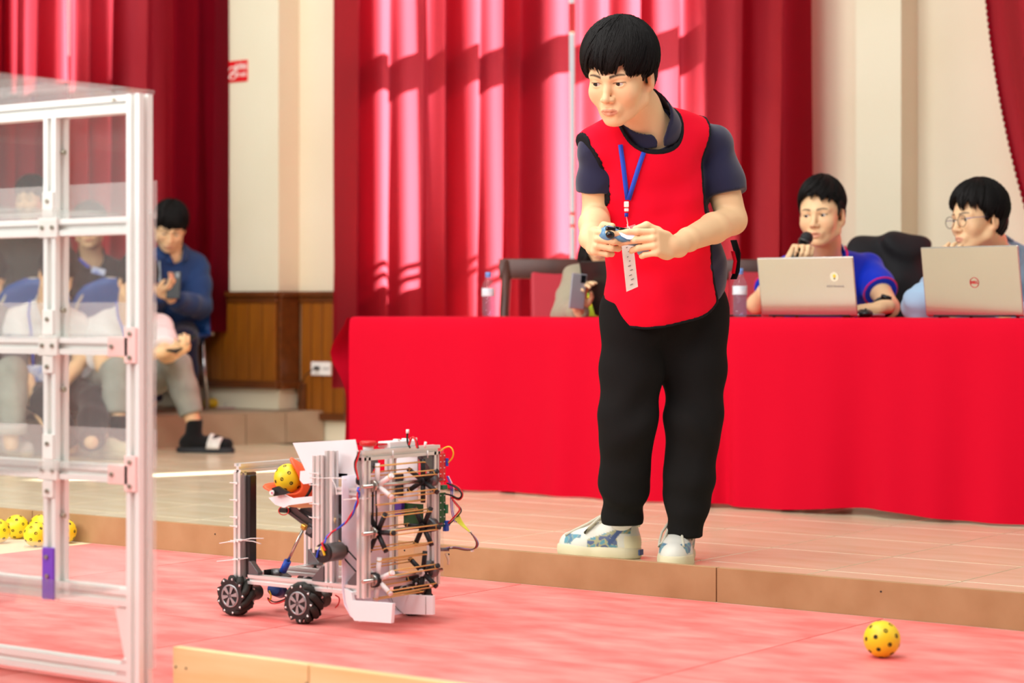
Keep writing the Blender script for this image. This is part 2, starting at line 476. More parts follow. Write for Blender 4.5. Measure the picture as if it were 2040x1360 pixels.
YW = 8.565; YP = 8.40          # wall plane, pilaster front
YB = 4.40; HB = .083           # arena border: its near face, its height
TS = .3915                     # floor tile pitch
# hall floor with laid tiles
floor = panel('floor', -13.5, 3.5, 4.0, 9.6, -.06, -.012, M_grout)
tile_me = None
tx0 = -2.72; ty0 = 5.507
for i in range(-20, 4):
    for j in range(-3, 9):
        x = tx0+(i+.5)*TS; y = ty0+(j+.5)*TS
        if y-TS/2 < YB+.02 or y+TS/2 > 8.56: continue
        u, v, d = (x*RV[0]+y*RV[1]), 0, (x*FV[0]+y*FV[1])
        pxx = 1020+FPX*u/d
        if pxx < -120 or pxx > 2200: continue
        if x < -7.6-(8.56-y)*.31-.2: continue
        if tile_me is None:
            t = MB().box((x, y, -.006), (TS-.005, TS-.005, .012)).build('tile', M_tile, floor, bevel=.0012); tile_me = t.data
        else:
            t = bpy.data.objects.new('tile', tile_me); COL.objects.link(t); place(t, (x, y, -.006), floor)
            b = t.modifiers.new('bevel', 'BEVEL'); b.width = .0012; b.segments = 1
# arena: painted boards with seams, cream starting zone on the left
arena = thing('arena_floor', 'red painted board floor of the contest arena inside the low wooden border', 'arena floor', (-3, 3, 0))
xs = [-8.0, -5.83, -4.812, -4.245, -3.21, -2.19, -1.17, -.15, 1.0]; ys = [1.4, 2.43, 3.467, YB]
sub = panel('floor_1', -8.0, 1.0, 1.4, YB, -.06, -.0125, M_dark)
for i in range(len(xs)-1):
    for j in range(len(ys)-1):
        m = M_cream if xs[i+1] <= -4.8 else M_red
        MB().box(((xs[i]+xs[i+1])/2, (ys[j]+ys[j+1])/2, -.006), (xs[i+1]-xs[i]-.0035, ys[j+1]-ys[j]-.003, .012)).build('cream_board' if m is M_cream else 'red_board', m, arena, label='cream unpainted board of the start zone' if m is M_cream else None)
# far border of the arena
bord = thing('wooden_border', 'low brown fibreboard border along the far edge of the red arena', 'border', (-3, YB, 0))
bx = [-7.6, -5.08, -2.635, -.2]
for a, b in zip(bx[:-1], bx[1:]):
    MB().box(((a+b)/2, YB+.009, HB/2), (b-a-.003, .018, HB)).build('border_board', M_mdf, bord, bevel=.0008)
for a in (-4.99, -4.3, -3.6, -3.45, -2.2):
    MB().cyl((a, YB+.001, HB*.72), (a, YB-.0006, HB*.72), .0025, n=8).build('nail', M_dark, bord)
# near border, pale pine, in the foreground
nb = thing('wooden_border', 'pale pine board border in the foreground at the bottom edge, left end at the rack', 'border', (-2.3, 2.774, 0))
XN = -2.818
for a, b in ((XN, -2.487), (-2.484, -1.6)):
    MB().box(((a+b)/2, 2.774+.009, HB/2), (b-a, .018, HB)).build('border_board', M_pine, nb, bevel=.001)
for a, zz in ((XN+.008, .047), (XN+.034, .047), (-2.49, .05)):
    MB().cyl((a, 2.775, zz), (a, 2.7725, zz), .002, n=8).build('nail', M_dark, nb)

# back wall with window openings
def xat(px, Y): return float(onY(px, 618, Y)[0])
wins = [(-10.9, -8.72, .83, 2.95), (xat(786, YW), xat(942, YW), .96, 2.95), (xat(948, YW), xat(1507, YW), .36, 2.95), (-3.3, -2.6, .83, 2.95)]
solid = []
cuts = sorted(wins); x = -14.0
for k, (a, b, z0, z1) in enumerate(cuts):
    solid += [(x, a, 0, 7.4), (a, b, 0, z0), (a, b, z1, 7.4)]; x = b
solid.append((x, 4.0, 0, 7.4))
wb = MB()
for a, b, z0, z1 in solid: wb.box(((a+b)/2, YW+.11, (z0+z1)/2), (b-a, .22, z1-z0))
struct(wb.build('wall_back', M_wall))
ZT = 2.15
for k, (a, b, z0, z1) in enumerate(wins):
    w = thing('window_%d' % (k+1), None, None, ((a+b)/2, YW+.1, z0)); w['kind'] = 'structure'
    fr = MB(); t = .055; yc = YW+.12
    for q in (a+t/2, b-t/2): fr.box((q, yc, (z0+z1)/2), (t, .06, z1-z0))
    for q in (z0+t/2, z1-t/2): fr.box(((a+b)/2, yc, q), (b-a, .06, t))
    fr.build('window_frame', M_frame, w)
    MB().box(((a+b)/2, yc, ZT), (b-a-2*t, .06, .14)).build('transom', M_frame, w)
    if b-a > 1.0:
        mx = xat(1137, YW) if k == 2 else (a+b)/2+(.28 if k == 0 else 0)
        MB().box((mx, yc, (z0+z1)/2), (.075, .07, z1-z0-2*t)).build('mullion', M_frame, w)
    if k == 0: MB().box((-9.36, yc, (z0+ZT)/2), (.62, .065, ZT-z0)).build('mullion', M_frame, w)  # board behind the curtain gap, widened to block sun on the seated group
    rl = MB()
    for zz in (1.12, 1.18): rl.box(((a+b)/2, yc+.02, zz), (b-a-2*t, .02, .016))
    rl.build('rail', M_frame, w)
    MB().box(((a+b)/2, yc+.04, (z0+z1)/2), (b-a-.02, .005, z1-z0-.02)).build('pane', M_pane, w)
# pilasters
XPL = xat(555, YP); XPR0 = xat(1705, YP); XPR1 = xat(1795, YP)
panel('wall_pilaster', -8.62, XPL, YP, YW+.02, .17, 7.4, M_wall)
panel('wall_pilaster', XPR0, XPR1, YP, YW+.02, 0, 7.4, M_wall)
# wainscot of upright boards
def wains(x0, x1, Y, z0, z1, n, name):
    w = thing(name, None, None, ((x0+x1)/2, Y, z0)); w['kind'] = 'structure'
    MB().box(((x0+x1)/2, Y+.004, (z0+z1)/2), (x1-x0, .008, z1-z0)).build('backing_board', M_wood_d, w)
    st = (x1-x0)/n
    for i in range(n):
        MB().box((x0+(i+.5)*st, Y-.006, (z0+z1)/2), (st-.008, .014, z1-z0-.01)).build('board', M_wood, w, bevel=.002)
    MB().box(((x0+x1)/2+.006, Y-.012, z1+.012), (x1-x0+.024, .045, .03)).build('cap_rail', M_wood_d, w, bevel=.006)
    MB().box(((x0+x1)/2+.004, Y-.010, z1-.022), (x1-x0+.016, .025, .022)).build('cap_moulding', M_wood_d, w, bevel=.004)
    MB().box(((x0+x1)/2+.006, Y-.012, z0+.018), (x1-x0+.024, .036, .04)).build('base_rail', M_wood_d, w, bevel=.006)
    return w
ZC = .775
wains(-8.62, XPL, YP-.01, .285, ZC, 9, 'trim_1')
wains(-13.2, -8.62, YW-.012, .285, ZC, 26, 'trim_4')
xr1 = xat(690, YW-.01)
wains(XPL+.03, xr1, YW-.012, .115, ZC, 4, 'trim_2')
# boards on the return face of the pilaster
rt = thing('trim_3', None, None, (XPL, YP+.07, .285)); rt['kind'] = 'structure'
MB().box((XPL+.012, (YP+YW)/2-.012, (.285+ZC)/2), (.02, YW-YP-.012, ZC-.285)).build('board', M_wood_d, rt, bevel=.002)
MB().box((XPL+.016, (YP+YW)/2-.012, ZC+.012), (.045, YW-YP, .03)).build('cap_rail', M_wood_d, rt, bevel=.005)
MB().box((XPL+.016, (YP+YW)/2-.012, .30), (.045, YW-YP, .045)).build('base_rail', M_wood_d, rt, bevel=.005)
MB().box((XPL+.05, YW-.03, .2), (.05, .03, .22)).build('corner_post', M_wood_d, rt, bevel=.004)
# raised tiled step on the left
edge = [(-7.56, 8.56), (-7.70, 8.10), (-7.85, 7.6), (-8.15, 6.6), (-8.62, 5.0)]
poly = [(x, y, 0) for x, y in edge]+[(-13, 5.0, 0), (-13, 8.56, 0)]
step = struct(MB().prism(poly, (0, 0, .165)).build('floor_step', M_step))
for (x0, y0), (x1, y1) in zip(edge[:-1], edge[1:]):
    n = max(1, int(round(math.hypot(x1-x0, y1-y0)/.30)))
    for i in range(n):
        a = V(x0+(x1-x0)*i/n, y0+(y1-y0)*i/n, 0); b = V(x0+(x1-x0)*(i+1)/n, y0+(y1-y0)*(i+1)/n, 0); dn = nrm(b-a); nn = V(-dn[1], dn[0], 0)
        nn = nn if nn[0] > 0 else -nn
        a2 = a+dn*.0025; b2 = b-dn*.0025
        MB().prism([a2+nn*.002, b2+nn*.002, b2+nn*.002+ZV*.163, a2+nn*.002+ZV*.163], nn*.006).build('riser_tile', M_step, step)

# ---------------------------------------------------------------- curtains
def curtain(label, x0, x1, z0, z1, Y, amp=.06, wl=.15, seed=1, edge=None, nrow=14, bulge=0):
    r = random.Random(seed); n = max(40, int((x1-x0)/.008)); ph = []; p = 0; w = wl
    for i in range(n+1):
        if i % 22 == 0: w = wl*r.uniform(.6, 1.6)
        p += 2*PI*(x1-x0)/n/w; ph.append(p)
    am = [r.uniform(.5, 1.25) for _ in range(n//18+3)]
    rows = []
    for j in range(nrow+1):
        t = j/nrow; z = z0+(z1-z0)*t; row = []
        for i in range(n+1):
            s = i/n; x = x0+(x1-x0)*s
            q = i/18; k = int(q); a = amp*(am[k]*(1-(q-k))+am[k+1]*(q-k))*(1.0-.25*t)
            ww = math.sin(ph[i]+.5*math.sin(2.1*t+i*.02)); yy = Y-a*(ww+.28*math.sin(2.3*ph[i]+1.7))
            xx = x+.35*a*math.cos(ph[i]*1.0+.6)
            if edge: xx = x0+(x1-x0)*s+edge(z)*(1-s)+.2*a*math.cos(ph[i])
            row.append((xx, yy, z))
        rows.append(row)
    o = MB().sheet(rows).build('curtain', M_curt)
    tag(o, label, 'curtain', 'red window curtains')
    return o
YC = 8.33
curtain('dark red curtain left of the bright gap, at the left picture edge', -10.9, xat(120, YC), .55, 2.85, YC, .085, .15, seed=3)
curtain('dark red curtain beside the no smoking sign, behind the man in the navy jacket', xat(150, YC), xat(440, YC), .585, 2.85, YC, .085, .15, seed=5)
curtain('long bright red curtain left of the standing player', xat(676, YC), xat(1108, YC), .30, 2.85, YC, .09, .16, seed=11)
curtain('long red curtain directly behind the standing player', xat(1152, YC), xat(1608, YC), .30, 2.85, YC, .085, .15, seed=17)
e0 = xat(1968, YC)
cr = curtain('dark red tied back curtain at the right picture edge', e0, e0+1.3, .6, 2.85, YC-.03, .04, .13, seed=23,
        edge=lambda z: max(0, (2.2-z))*.10+.11*max(0, (2.0-z))**2)
# scalloped trim along its slanting edge
tr = MB(); pts = []
for k in range(56):
    z = 2.4-k*.026; x = e0+max(0, (2.2-z))*.10+.11*max(0, (2.0-z))**2
    tr.ball((x-.004, YC-.035, z), (.016, .008, .016), 8, 6)
tr.build('scalloped_trim', M_curt, cr, kind='stuff')
# gather band at the edge of the middle curtain
# ---------------------------------------------------------------- sign, socket, things on the step
M_signred = mat('sign_red', 'e0121c', .45); M_white = mat('white_plastic', 'f2efe8', .4); M_blk = mat('black_plastic', '141414', .38)
M_signwhite = mat('sign_white', 'f4e6de', .5)
a = onY(456, 165, YP); b = onY(494, 119, YP)
sg = thing('wall_sign', 'small red and white no smoking sign on the cream pilaster', 'sign', ((a[0]+b[0])/2, YP, (a[2]+b[2])/2))
cx, cz = (a[0]+b[0])/2, (a[2]+b[2])/2; w, h = b[0]-a[0], b[2]-a[2]
MB().box((cx, YP-.003, cz), (w, .006, h)).build('sign_plate', M_signred, sg, bevel=.001)
MB().lathe([(.030, 0), (.036, 0), (.036, .002), (.030, .002), (.030, 0)], 28, (cx-w*.27, YP-.008, cz-.008), 'y').build('prohibition_ring', M_signwhite, sg)
MB().box((cx-w*.27, YP-.007, cz-.008), (.008, .002, .062), (0, .8, 0)).build('prohibition_bar', M_signwhite, sg)
MB().box((cx-w*.27, YP-.0065, cz-.010), (.034, .001, .009)).build('cigarette', M_signwhite, sg)
text_mesh('lettering', 'KHÔNG', .038, M_signwhite, sg, (cx+w*.18, YP-.0075, cz+.022), (1, 0, 0), (0, 0, 1), bold=.0012, sx=.62)
text_mesh('lettering', 'HÚT THUỐC', .026, M_signwhite, sg, (cx+w*.18, YP-.0075, cz-.022), (1, 0, 0), (0, 0, 1), bold=.0008, sx=.55)
YS = YW-.028
a = onY(622, 747, YS); b = onY(660, 721, YS)
so = thing('wall_socket', 'white wall socket on the wooden panelling left of the red table', 'socket', ((a[0]+b[0])/2, YS, a[2]))
MB().box(((a[0]+b[0])/2, YS, (a[2]+b[2])/2), (b[0]-a[0], .02, b[2]-a[2])).build('socket_plate', M_white, so, bevel=.003)
for fx in (.22, .42, .7, .88):
    for dx in (-.006, .006):
        MB().box((a[0]+(b[0]-a[0])*fx+dx, YS-.0103, (a[2]+b[2])/2), (.004, .002, .012)).build('socket_slot', M_blk, so)
pc = onY(632, 733, YS-.02)
MB().cyl(pc+V(0, .012, 0), pc-V(0, .02, 0), .010, n=12).build('plug', M_blk, so)
pts = [pc-V(0, .02, 0), onY(622, 737, YS-.05), onY(608, 748, YS-.06), onY(600, 766, YS-.06), onY(598, 790, YS-.05), onY(592, 806, YS-.06)]
MB().tube(pts, .003, 6).build('cord', M_blk, so)
zs = .165
def onstep(px, py): return onfloor(px, py, zs)
# yellow case, coloured packet, cable tangle, dark power bank on the step
M_yel = mat('yellow_plastic', 'e9b512', .4); M_pur = mat('purple_packet', '3a2f86', .35, var=(30, 'b04468')); M_navyp = mat('navy_plastic', '171a3c', .4)
p = onstep(421, 813)
yc = thing('yellow_case', 'yellow cylindrical case lying on the tiled step', 'case', p)
dirc = nrm(RV*.9+FV*.3)
MB().cyl(p-dirc*.045+ZV*.028, p+dirc*.045+ZV*.028, .026, n=20).build('case_body', M_yel, yc, bevel=.004)
MB().cyl(p+dirc*.045+ZV*.028, p+dirc*.053+ZV*.028, .020, n=20).build('case_end', mat('brown_end', '6b3a1a', .5), yc)
p = onstep(470, 813)
pk = thing('packet', 'crumpled blue and red packet lying on the tiled step', 'packet', p)
rows = [[p+RV*(i-4)*.014+FV*(j-2.5)*.02+ZV*(.012+.016*math.sin(i*1.9+j*2.3)+.018*math.exp(-((i-4)/3)**2)) for i in range(9)] for j in range(6)]
MB().sheet(rows).build('packet_body', M_pur, pk, solid=.006)
MB().box(p+RV*.055+ZV*.012, (.04, .03, .02), (0, 0, YAW)).build('packet_end', M_navyp, pk, bevel=.004)
p = onstep(450, 815)
MB().tube([p+RV*(.05*math.cos(t*1.7)*(1-.02*t))+FV*(.03*math.sin(t*2.3))+ZV*(.005+.004*math.sin(t*3)**2) for t in [i*.25 for i in range(50)]], .0025, 6).build('cable', mat('pink_cable', 'b98a86', .5))
tag(bpy.data.objects['cable'], 'tangled thin pink cable on the step beside the yellow case', 'cable')
p = onstep(535, 813)
MB().box(p+ZV*.014, (.115, .06, .026), (0, 0, YAW-.2)).build('power_bank', M_navyp, None, bevel=.005)
tag(bpy.data.objects['power_bank'], 'dark navy block lying on the step below the wood panelling', 'power bank')

# ---------------------------------------------------------------- table and cloth
YT = 6.52; ZTAB = .675; XT0, XT1 = -5.62, -1.7; DT = .58
tb = thing('table', 'long table hidden under the red tablecloth', 'table', ((XT0+XT1)/2, YT+DT/2, 0))
MB().box(((XT0+XT1)/2, YT+DT/2+.01, ZTAB-.018), (XT1-XT0-.05, DT-.06, .03)).build('table_top', M_wood_d, tb)
for x in (XT0+.15, (XT0+XT1)/2, XT1-.15):
    for y in (YT+.1, YT+DT-.08):
        MB().box((x, y, (ZTAB-.033)/2), (.045, .045, ZTAB-.033)).build('leg', M_wood_d, tb)
r = random.Random(5)
rows = []; nx = 300
prof = []                                  # from the back edge over the top and down the front
for t in (0, .25, .5, .75, .93): prof.append((YT+DT*(1-t)-.0, ZTAB, 0))
prof += [(YT+.02, ZTAB-.001, 0), (YT+.006, ZTAB-.006, 0), (YT-.002, ZTAB-.02, .1)]
for k in range(1, 19): prof.append((YT-.006-.010*(k/18), ZTAB-.02-(ZTAB-.028)*k/18, k/18))
ph = [r.uniform(0, 6) for _ in range(8)]
def fold(x, t):
    return (.010*math.sin(x*9+ph[0])+.008*math.sin(x*17+ph[1]+.6*t)+.006*math.sin(x*31+ph[2])*math.sin(x*2.3+ph[3])+.012*math.exp(-((x+3.92)/.035)**2)-.020*math.exp(-((x+3.86)/.03)**2))*(.12+t)*1.7
for (y, z, t) in prof:
    row = []
    for i in range(nx+1):
        x = XT0+(XT1-XT0)*i/nx
        zz = z
        if t > .9: zz = z+(.02*max(0, math.sin(x*3.1+ph[5]))**4+.012*math.exp(-((x+3.95)/.10)**2))*(t-.9)*10
        row.append((x, y-(fold(x, t) if t > 0 else 0), zz))
    rows.append(row)
cl = MB().sheet(rows)
# the left end: the overhang, gathered at the corner
ends = []
for (y, z, t) in prof: ends.append([])
n2 = 12
side = []
for k in range(0, 19):
    t = k/18; row = []
    z = ZTAB-.004-(ZTAB-.03)*t
    for j in range(n2+1):
        s = j/n2; y = YT-.006*t+(DT)*s-fold(XT0, t)*(1-s)*(t > 0)
        bul = .10*math.exp(-((t-.22)/.16)**2)*math.exp(-(s/.35)**2)+.02*t
        row.append((XT0-.0-bul-.02*math.sin(s*14+2*t)*t, y, z))
    side.append(row)
cl.sheet(side)
cloth = cl.build('tablecloth', M_cloth, None)
tag(cloth, 'plain bright red tablecloth draped over the long table down to the floor', 'tablecloth')
# ---------------------------------------------------------------- people: shared anatomy
SKIN = V(*lin('f1c899')[:3]); LIP = V(*lin('d68c74')[:3]); BROW = V(*lin('2a1d18')[:3]); BLUSH = V(*lin('e6ac84')[:3])
M_skin = mat('skin', None, .48, spec=.35, attr=True, bump=(220, .05, .001))
M_hair = mat('hair_black', '120e0c', .62, spec=.25)
M_eye = mat('eye', None, .12, attr=True)
def add_head(F, fr, jaw=1.0, ears=True, mouth_open=0.0):
    k = dict(fr=fr)
    F.ell((0, .010, .036), (.074, .092, .078), .012, **k)                    # skull
    F.ell((0, -.028, .010), (.068, .062, .070), .02, **k)
    F.ell((0, -.036, -.035), (.0605*jaw, .051, .060), .02, **k)
    F.ell((0, -.040, -.072), (.048*jaw, .044, .040), .02, **k)
    for s in (-1, 1):
        F.chain([(s*.060*jaw, .008, -.040), (s*.054*jaw, -.008, -.066), (s*.016*jaw, -.068, -.100)], [.014, .015, .013], .018, **k)   # jaw line
        F.ell((s*.040, -.062, -.030), (.024, .022, .026), .022, **k)           # cheekbone
        F.cone((s*.010, -.086, .019), (s*.046, -.070, .018), .011, .010, .012, **k)   # brow ridge
    F.ell((0, -.074, -.098), (.020, .018, .016), .014, **k)                   # chin
    for s in (-1, 1):
        F.ell((s*.0315, -.104, -.001), (.020, .020, .0115), .010, 's', **k)     # socket
    F.chain([(0, -.086, .012), (0, -.096, -.012), (0, -.1085, -.034)], [.0070, .0078, .0102], .010, **k)   # nose
    for s in (-1, 1):
        F.ell((s*.0118, -.097, -.038), (.0080, .011, .0075), .006, **k)
        F.ell((s*.0065, -.105, -.0475), (.0035, .005, .0045), .003, 's', **k)
        # eyeball bulge with lids
        F.ell((s*.0315, -.0745, -.001), (.0150, .0150, .0142), .004, **k)
        F.ell((s*.0318, -.0925, -.0005), (.0145, .014, .0042), .002, 's', **k)
    F.ell((0, -.084, -.068), (.028, .014, .022), .014, **k)                    # muzzle
    o = mouth_open
    F.chain([(-.021, -.0915, -.0685+o*.2), (-.007, -.0990, -.0640+o*.3), (0, -.0985, -.0655+o*.3), (.007, -.0990, -.0640+o*.3), (.021, -.0915, -.0685+o*.2)], [.0035, .0055, .005, .0055, .0035], .004, **k)
    F.chain([(-.019, -.0915, -.0705), (0, -.0955, -.0760-o), (.019, -.0915, -.0705)], [.0035, .0060, .0035], .005, **k)
    F.chain([(-.020, -.0955, -.0698), (0, -.1022, -.0708-o*.35), (.020, -.0955, -.0698)], [.0012, .0016+o*.5, .0012], .002, 's', **k)
    F.ell((0, -.098, -.087), (.016, .006, .004), .006, 's', **k)
    if ears:
        for s in (-1, 1):
            R = np.array([[math.cos(.35*s), -math.sin(.35*s), 0], [math.sin(.35*s), math.cos(.35*s), 0], [0, 0, 1]])
            F.ell((s*.0775, .016, -.012), (.0095, .0195, .0315), .005, R=R, **k)
            F.ell((s*.0880, .013, -.006), (.0070, .0115, .0190), .004, 's', R=R, **k)
            F.ell((s*.0790, .008, -.014), (.006, .006, .008), .004, **k)
            F.ell((s*.0730, .008, -.038), (.008, .010, .010), .006, **k)
def head_colors(v, fr, col, brow=True, lip=1.0, brow_lift=0.0):
    R, t, s = fr
    L = ((v-t) @ R)/s; x, y, z = L[:, 0], L[:, 1], L[:, 2]
    def blend(c, w): col[:] = col*(1-w[:, None])+c*w[:, None]
    fr_ = (y < -.03)
    ch = np.exp(-(((np.abs(x)-.043)/.020)**2+((z+.030)/.018)**2))*fr_*.45; blend(BLUSH, ch)
    nz = np.exp(-((x/.016)**2+((z+.038)/.014)**2))*(y < -.085)*.30; blend(BLUSH, nz)
    eb = np.exp(-((np.abs(x)-.0775)/.012)**2)*(np.abs(y-.014) < .03)*(np.abs(z+.01) < .035)*.35; blend(BLUSH, eb)
    lp = ((np.abs(x)/.0225)**2+((z+.0700)/np.where(z > -.070, .0095, .0115))**2 < 1)*(y < -.085); blend(LIP, lp*.75*lip)
    if brow:
        u = (np.abs(x)-.012)/.038
        zc = .0200+brow_lift+.006*np.sin(np.clip(u, 0, 1)*2.2)-.003*u; th = .0050*(1-.55*np.clip(u, 0, 1))
        w = np.clip(1.3-np.abs(z-zc)/th, 0, 1)*np.clip((u+.05)*12, 0, 1)*np.clip((1.05-u)*9, 0, 1)*(y < -.04); blend(BROW, w*.95)
    # lash line: the dark rim of the upper lid
    for sx in (-1, 1):
        e = ((x-sx*.0318)/.0165)**2; zc = .0038*np.sqrt(np.clip(1-e, 0, 1))
        w = np.clip(1.2-np.abs(z-.0005-zc)/.0016, 0, 1)*(e < 1)*(y < -.06); blend(BROW, w*.9)
    return col
def add_eyes(fr, parent, gaze=(0, 0)):
    R, t, s = fr
    for sx in (-1, 1):
        c = R @ (V(sx*.0315, -.0738, -.0008)*s)+t
        n, m = 20, 14; vv = []; cc = []
        g = V(math.sin(gaze[0])*math.cos(gaze[1]), -math.cos(gaze[0])*math.cos(gaze[1]), math.sin(gaze[1]))
        for i in range(m+1):
            for j in range(n):
                # pole along the gaze, so iris rings follow the mesh
                th = PI*(i/m)**1.5; a = 2*PI*j/n
                e1 = nrm(np.cross(g, V(0, 0, 1))); e2 = np.cross(e1, g)
                q = g*math.cos(th)+(e1*math.cos(a)+e2*math.sin(a))*math.sin(th)
                vv.append(R @ (q*.0136*s)); cc.append((.012, .008, .006) if th < .50 else (.62, .56, .50))
        qd = [(i*n+j, (i+1)*n+j, (i+1)*n+(j+1) % n, i*n+(j+1) % n) for i in range(m) for j in range(n)]
        me = np_mesh('eye', np.array(vv), np.array(qd), True, np.array(cc))
        link_mesh('eye', me, M_eye, parent, None, None, c)
def hair_obj(fr, parent, style, h=.0026, seed=1, m=None):
    """style: dict(size, front, side, nape, puff, tufts, fringe=list of (x, z_tip))"""
    R, t, s = fr; r = random.Random(seed)
    ext = .165*s
    axs = [np.arange(t[i]-ext, t[i]+ext, h) for i in range(3)]
    F = Field(*axs)
    pf = style.get('puff', .014)-style.get('under', 0)
    sp = style.get('sidepuff', 1.0)
    F.ell((0, .014, .040+pf*.35), (.075+pf*sp, .092+pf, .078+pf*1.05), .01, fr=fr)
    F.ell((0, .045, -.01), (.066+pf*.6*sp, .060+pf*.7, .070), .02, fr=fr)
    fz, sz, bz, nz = style.get('front', .040), style.get('side', -.018), style.get('behind', -.03), style.get('nape', -.075)
    fz = fz+style.get('capup', .0)
    wob = [(r.uniform(8, 26), r.uniform(0, 6)) for _ in range(4)]
    def cut(X, Y, Z):
        a = np.arctan2(np.abs(X), -Y)                                          # 0 front .. pi back
        b = np.interp(a, [0, .45, .75, 1.05, 1.30, 1.62, 1.95, 2.3, PI], [fz, fz-.004, fz-.012, (fz+sz)/2, sz, sz+.004, bz, nz+.006, nz])
        w = sum(np.sin(np.arctan2(X, -Y)*f+p) for f, p in wob)*.0022
        return b+w-Z
    F.everywhere(lambda X, Y, Z: np.maximum(cut(X, Y, Z), -1), fr, 'i', .004)
    F.ell((0, -.040, -.030), (.0655, .064, .072), .006, 's', fr=fr)              # the face stays clear
    for sx in (-1, 1): F.ell((sx*.090, .012, -.014), (.026, .032, .038), .004, 's', fr=fr); F.chain([(sx*.0725, -.020, .040), (sx*.0715, -.018, .008), (sx*.0700, -.016, -.010)], [.010, .0065, .003], .006, fr=fr)
    # locks from the crown outwards
    cr = style.get('crown', (0, .035, .125))
    def surf(x, y, z, off):
        d = V(x, y, z)-V(0, .014, .040); rr = V(.075, .092, .078)
        d = d/np.linalg.norm(d/rr); return V(0, .014, .040)+d*(1+off/.08)
    for i in range(style.get('tufts', 60)):
        a = r.uniform(-PI, PI); sw = style.get('sweep', .0)+r.uniform(-.18, .18)
        zt = np.interp(abs(a), [0, .5, 1.0, 1.4, 2.0, PI], [fz, fz-.003, (fz+sz)/2+.01, sz+.02, bz+.01, nz+.01])+r.uniform(-.008, .012)
        pts = []; off = pf*r.uniform(.7, 1.15)
        for q in (0.12, .4, .7, 1.0):
            aa = a+sw*(1-q)
            z = cr[2]*(1-q)+zt*q; rad = math.sin(min(1, q*1.15)*PI/2)
            pts.append(surf(math.sin(aa)*.1*rad+cr[0]*(1-q), -math.cos(aa)*.1*rad+cr[1]*(1-q), z+.0, off*(1.0 if q < .9 else .75)))
        F.chain(pts, [.007, .0075, .0065, .002], .006, fr=fr)
    swl = style.get('swirl', 1.2); fq = [r.uniform(0, 6) for _ in range(6)]
    def strands(X, Y, Z):
        x = X-cr[0]; y = Y-cr[1]; a = np.arctan2(x, -y)+swl*(.13-Z)*4
        return -(.0022*np.sin(a*19+fq[0]+2*np.sin(a*5+fq[1]))+.0016*np.sin(a*41+fq[2]+3*np.sin(Z*40+a*3))+.0012*np.sin(a*67+fq[3]+2*np.sin(Z*60+fq[4])))*np.clip((.128-Z)/.03, 0, 1)
    F.everywhere(strands, fr, '+')
    for (pts, rs) in style.get('locks', []):
        F.chain([surf(*p[:3], p[3] if len(p) > 3 else .006) for p in pts], rs, .004, fr=fr)
    return sdf_obj('hair', F, m or M_hair, parent, 1, keep=400)
